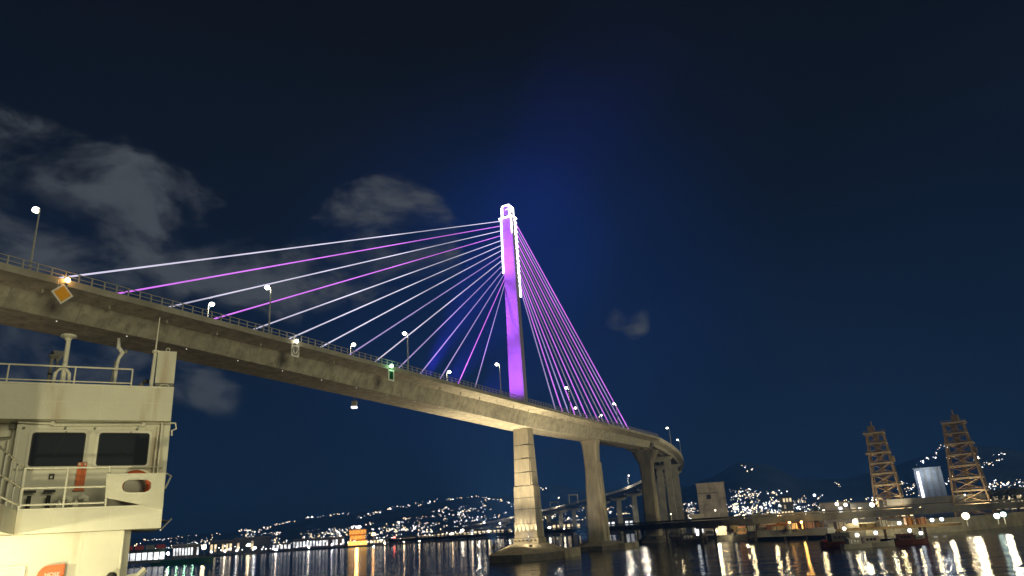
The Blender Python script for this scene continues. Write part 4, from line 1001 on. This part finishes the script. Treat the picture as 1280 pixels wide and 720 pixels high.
# things fixed low on the wheelhouse wall
sbox(-1.36, -1.27, WW, WW + .04, 1.50, 1.60).build('socket_box', ship_dark, ship)
sbox(-1.335, -1.30, WW + .041, WW + .05, 1.52, 1.56).build('socket', ship_edge, ship)
for u in (-1.62, -1.30):
    MB().tube(S(u, -1.0, .9), S(u, -1.0, 1.18), .05, .05, 8).build('valve_stem', ship_dark, ship); MB().box(S(u, -1.0, 1.26), (.26, .12, .06), math.atan2(E1.y, E1.x)).build('valve_wheel', ship_dark, ship)
for u in (-1.02, -.74):
    MB().path([S(u - .10, -.75, .88), S(u - .10, -.75, 1.02), S(u - .06, -.75, 1.11), S(u + .02, -.75, 1.14), S(u + .09, -.75, 1.10), S(u + .10, -.75, 1.03)], .085, 10).build('gooseneck_vent', ship_edge, ship, smooth=True)
t = thing('orange_board', 'narrow orange board hanging between the two wheelhouse windows', 'board', S(-.80, WW + .05, 1.4))
slab(rrect(-.895, -.735, 1.30, 1.82, .02), WW + .03, WW + .06).build('panel', orange_paint, t)
for u in (-.86, -.77): MB().ball(S(u, WW + .08, 1.78), .035).build('hook', ship_edge, t)
sbox(-.91, -.72, WW + .03, WW + .09, 1.26, 1.295).build('bottom_ledge', orange_paint, t)
# lifebuoy behind the plate
t = thing('lifebuoy', 'orange lifebuoy with white bands behind the oval opening of the wing plate', 'lifebuoy', S(.20, -.95, 1.30))
n = 36; secs = []
for k in range(n + 1):
    a = 2 * math.pi * k / n; cu, cz_ = .165 + .262 * math.cos(a), 1.31 + .262 * math.sin(a)
    secs.append([S(cu + .06 * math.cos(b_) * math.cos(a), -.92 + .05 * math.sin(b_), cz_ + .06 * math.cos(b_) * math.sin(a)) for b_ in (2 * math.pi * j / 8 for j in range(8))])
MB().loft(secs, caps=False).build('ring', lifebuoy_orange, t, smooth=True)
for a0 in (0.55, 2.1, 3.7, 5.3):
    secs = []
    for k in range(5):
        a = a0 + .22 * k / 4; cu, cz_ = .165 + .262 * math.cos(a), 1.31 + .262 * math.sin(a)
        secs.append([S(cu + .064 * math.cos(b_) * math.cos(a), -.92 + .054 * math.sin(b_), cz_ + .064 * math.cos(b_) * math.sin(a)) for b_ in (2 * math.pi * j / 8 for j in range(8))])
    MB().loft(secs).build('band', lifebuoy_white, t, smooth=True)
# roof rail, lamps and aerials
WR = -.95
for z in (3.72, 3.42): rail_line((-5, WR, z), (-.11, WR, z), .018 if z > 3.5 else .014).build('rail', ship_edge, ship)
for u in (-2.29, -1.15, -.11): rail_line((u, WR, 3.36), (u, WR, 3.72), .016).build('rail_post', ship_edge, ship)
t = thing('searchlight_post', 'tall pale post with round floodlight head on the wheelhouse roof', 'lamp post', S(-1.36, -1.1, 3.36))
MB().tube(S(-1.36, -1.1, 3.36), S(-1.36, -1.1, 4.32), .07, .06, 8).build('post', ship_edge, t)
MB().loft([[S(-1.37, -1.1, 4.30 + dz) + Vector((math.cos(a) * r_, math.sin(a) * r_, 0)) for a in (2 * math.pi * j / 12 for j in range(12))] for dz, r_ in ((0, .07), (.05, .10), (.08, .21), (.12, .20), (.13, .08))]).build('head', ship_edge, t)
MB().path([S(-1.52, -1.05, 3.37), S(-1.50, -1.05, 3.60), S(-1.43, -1.05, 3.70), S(-1.33, -1.05, 3.70), S(-1.26, -1.05, 3.60), S(-1.24, -1.05, 3.37)], .045, 8).build('hoop', ship_edge, t)
t = thing('roof_lamp', 'small lamp on a short banded post on the wheelhouse roof', 'lamp', S(-1.62, -1.3, 3.36))
MB().tube(S(-1.62, -1.3, 3.36), S(-1.62, -1.3, 3.95), .05, .045, 8).build('post', ship_grey, t); MB().tube(S(-1.62, -1.3, 3.60), S(-1.62, -1.3, 3.64), .056, .056, 8).build('band', ship_dark, t)
MB().loft([[S(-1.60, -1.3, 3.95 + dz) + Vector((math.cos(a) * r_, math.sin(a) * r_, 0)) for a in (2 * math.pi * j / 10 for j in range(10))] for dz, r_ in ((0, .05), (.04, .13), (.08, .11))]).build('head', ship_grey, t)
t = thing('radar_reflector', 'pale faceted radar reflector on a thin mast behind the floodlight post', 'reflector', S(-1.62, -2.2, 3.4))
c = S(-1.60, -2.2, 4.22)
MB().add([c + Vector((0, 0, -.22)), c + Vector((.25, 0, .12)), c + Vector((0, .25, .12)), c + Vector((-.25, 0, .12)), c + Vector((0, -.25, .12)), c + Vector((0, 0, .05))], [(0, 1, 2), (0, 2, 3), (0, 3, 4), (0, 4, 1), (5, 2, 1), (5, 3, 2), (5, 4, 3), (5, 1, 4)]).build('facets', galv, t)
MB().tube(S(-1.60, -2.2, 3.36), c - Vector((0, 0, .2)), .03).build('mast', ship_grey, t)
t = thing('crooked_aerial', 'thin white crooked aerial on a stand at the wheelhouse roof edge', 'aerial', S(-.42, -1.1, 3.36))
MB().path([S(-.43, -1.1, 3.37), S(-.42, -1.1, 3.85), S(-.40, -1.1, 3.98), S(-.34, -1.1, 4.10), S(-.43, -1.1, 4.22), S(-.45, -1.1, 4.42)], [.05, .05, .05, .07, .06, .04], 8).build('tube', lifebuoy_white, t, smooth=True)
MB().tube(S(-.50, -1.1, 3.37), S(-.46, -1.1, 3.92), .02).build('stay', ship_grey, t); MB().box(S(-.43, -1.1, 3.385), (.36, .2, .04)).build('foot', ship_grey, t)
MB().ball(S(-.28, -1.1, 4.14), .06).build('sensor', ship_grey, t)
t = thing('whip_aerial', 'long thin whip aerial rising beside the pale roof locker', 'aerial', S(.27, -1.0, 3.36))
MB().tube(S(.27, -1.0, 3.36), S(.285, -1.0, 4.15), .055, .05, 8).build('base_tube', ship_edge, t); MB().tube(S(.285, -1.0, 4.15), S(.30, -1.0, 4.92), .028, .014, 6).build('whip', ship_edge, t); MB().tube(S(.285, -1.0, 4.12), S(.285, -1.0, 4.17), .09, .09, 8).build('collar', ship_edge, t)
t = thing('roof_locker', 'pale box locker with ring on top at the corner of the wheelhouse roof', 'locker', S(.53, -1.1, 3.2))
sbox(.335, .705, -1.5, -.94, 3.45, 4.155).build('box', ship_white, t); frame(rrect(.43, .62, 3.30, 3.42, .05), rrect(.44, .61, 3.31, 3.41, .05), -.98, -.93).build('vent_rim', ship_edge, t)
sbox(.34, .70, -1.5, -.955, 3.366, 3.446).build('plinth', ship_grey, t)
rg = MB(); c = S(.53, -1.1, 4.20)
rg.path([c + E1 * .05 * math.cos(k * math.pi / 6) + Vector((0, 0, .05 * math.sin(k * math.pi / 6) + .03)) for k in range(13)], .018, 6); rg.build('ring', ship_edge, t)
MB().path([S(.08, -1.4, 3.37), S(.08, -1.4, 3.50), S(.13, -1.4, 3.56), S(.22, -1.4, 3.57)], .06, 8).build('roof_pipe', ship_grey, ship)
# lower wall: door frame, plate, hose box
frame(rrect(-2.6, -1.44, -1.2, -.075, .02), rrect(-2.6, -1.49, -1.2, -.115, .02), -.30, -.24).build('door_frame', ship_edge, ship)
dp = slab(rrect(-2.55, -1.60, -1.15, -.24, .03), -.30, -.26).build('door_panel', ship_edge, ship)
slab([(-1.74, -.38), (-1.69, -.38), (-1.715, -.33)], -.262, -.255).build('door_mark', ship_dark, dp)
slab([(-1.74, -.28), (-1.69, -.28), (-1.715, -.33)], -.262, -.255).build('door_mark', ship_dark, dp)
t = thing('hose_box', 'orange fire hose box with rounded shoulder on the lower ship wall', 'hose box', S(-1.05, -.2, -.6))
pts = [(-.83, -.9), (-.83, -.085), (-1.08, -.10)] + [(-1.08 - .17 * math.sin(R(a)), -.30 + .20 * math.cos(R(a))) for a in (20, 40, 60, 80)] + [(-1.27, -.9)]
slab(pts, -.30, -.14).build('case', orange_paint, t)
slab([(u * 1.0, z) for u, z in [(-.85, -.85), (-.85, -.11), (-1.07, -.125), (-1.16, -.17), (-1.22, -.30), (-1.24, -.85)]], -.14, -.128).build('cover', orange_paint, t)
fc = bpy.data.curves.new('hose_lettering', 'FONT'); fc.body = 'HOSE'; fc.size = .125; fc.align_x = 'CENTER'; fc.extrude = .002
mw = Matrix((E1, Vector((0, 0, 1)), NV)).transposed().to_4x4(); mw.translation = S(-1.01, -.124, -.285)
me0 = bpy.data.objects.new('tmp', fc); COL.objects.link(me0); bpy.context.view_layer.update()
me = bpy.data.meshes.new_from_object(me0.evaluated_get(bpy.context.evaluated_depsgraph_get())); bpy.data.objects.remove(me0)
me.transform(mw); me.transform(Matrix.Translation(-ORG[t.name])); me.materials.clear(); me.materials.append(sign_white)
link(bpy.data.objects.new('lettering', me), t)
n = 20
MB().loft([[S(-1.0 + k * math.cos(2 * math.pi * j / n), -.127 + o, -.47 + k * math.sin(2 * math.pi * j / n)) for k, o in ((.05, 0), (.05, .012), (.15, .012), (.15, 0))] for j in range(n + 1)], caps=False).build('hose_symbol', sign_white, t)
MB().ball(S(-1.33, -.26, -.30), .05).build('hinge_knob', orange_paint, t)
t = thing('dark_knob', 'dark rounded knob at the bottom edge beside the ship wall corner', 'ventilator', S(-.07, -.05, -.9))  # stands in for a dark rounded shape that was not identified
MB().ball(S(-.06, -.05, -.36), .115, 12, 8).build('cap', ship_dark, t, smooth=True); MB().tube(S(-.06, -.05, -1.24), S(-.06, -.05, -.4), .06, .06, 8).build('neck', ship_grey, t)
t = thing('mooring_arm', 'pale bent rail arm standing out past the ship wall corner at the bottom', 'rail', S(.25, -.5, -.5))
MB().tube(S(.19, -.5, -.385), S(.37, -.5, -.365), .04, .04, 6).build('bar', ship_edge, t); MB().tube(S(.33, -.5, -.45), S(.50, -.5, -.275), .075, .075, 4).build('arm', ship_edge, t)
# deck lamps of the ship itself, under the side platform
t = thing('deck_floodlight', 'caged deck floodlight of the ship outside the left edge of the photo', 'lamp', S(-3.4, 2.2, .3))
MB().box(S(-3.4, 2.2, .36), (.5, .5, .2)).build('housing', ship_grey, t)
add_light('POINT', 'deck_light', S(-3.3, 2.2, .22), None, 680, (1, .90, .55), size=.12)
t = thing('deck_floodlight', 'deck floodlight on the ship rail below the left corner of the photo', 'lamp', S(-1.6, 3.6, -1.1))
MB().box(S(-1.6, 3.6, -1.2), (.5, .5, .2)).build('housing', ship_grey, t)
add_light('SPOT', 'deck_light', S(-1.6, 3.6, -1.0), S(-.8, 0, .2), 680, (1, .90, .55), size=.15, cone=95, blend=.9)

# ------------------------------------------------------------------ damp night air
m = bpy.data.materials.new('night_haze'); m.use_nodes = True; t = m.node_tree; t.nodes.clear()
o_ = N(t, 'ShaderNodeOutputMaterial'); pv = N(t, 'ShaderNodeVolumePrincipled')
pv.inputs['Color'].default_value = (.085, .29, 1, 1); pv.inputs['Density'].default_value = .00044; pv.inputs['Anisotropy'].default_value = 0.0
t.links.new(pv.outputs[0], o_.inputs['Volume']); m.cycles.homogeneous_volume = True
stuff(MB().hexa([(x, y, z) for z in (-3, 290) for x, y in ((-5500, -300), (5500, -300), (5500, 5600), (-5500, 5600))]).build('haze', m))
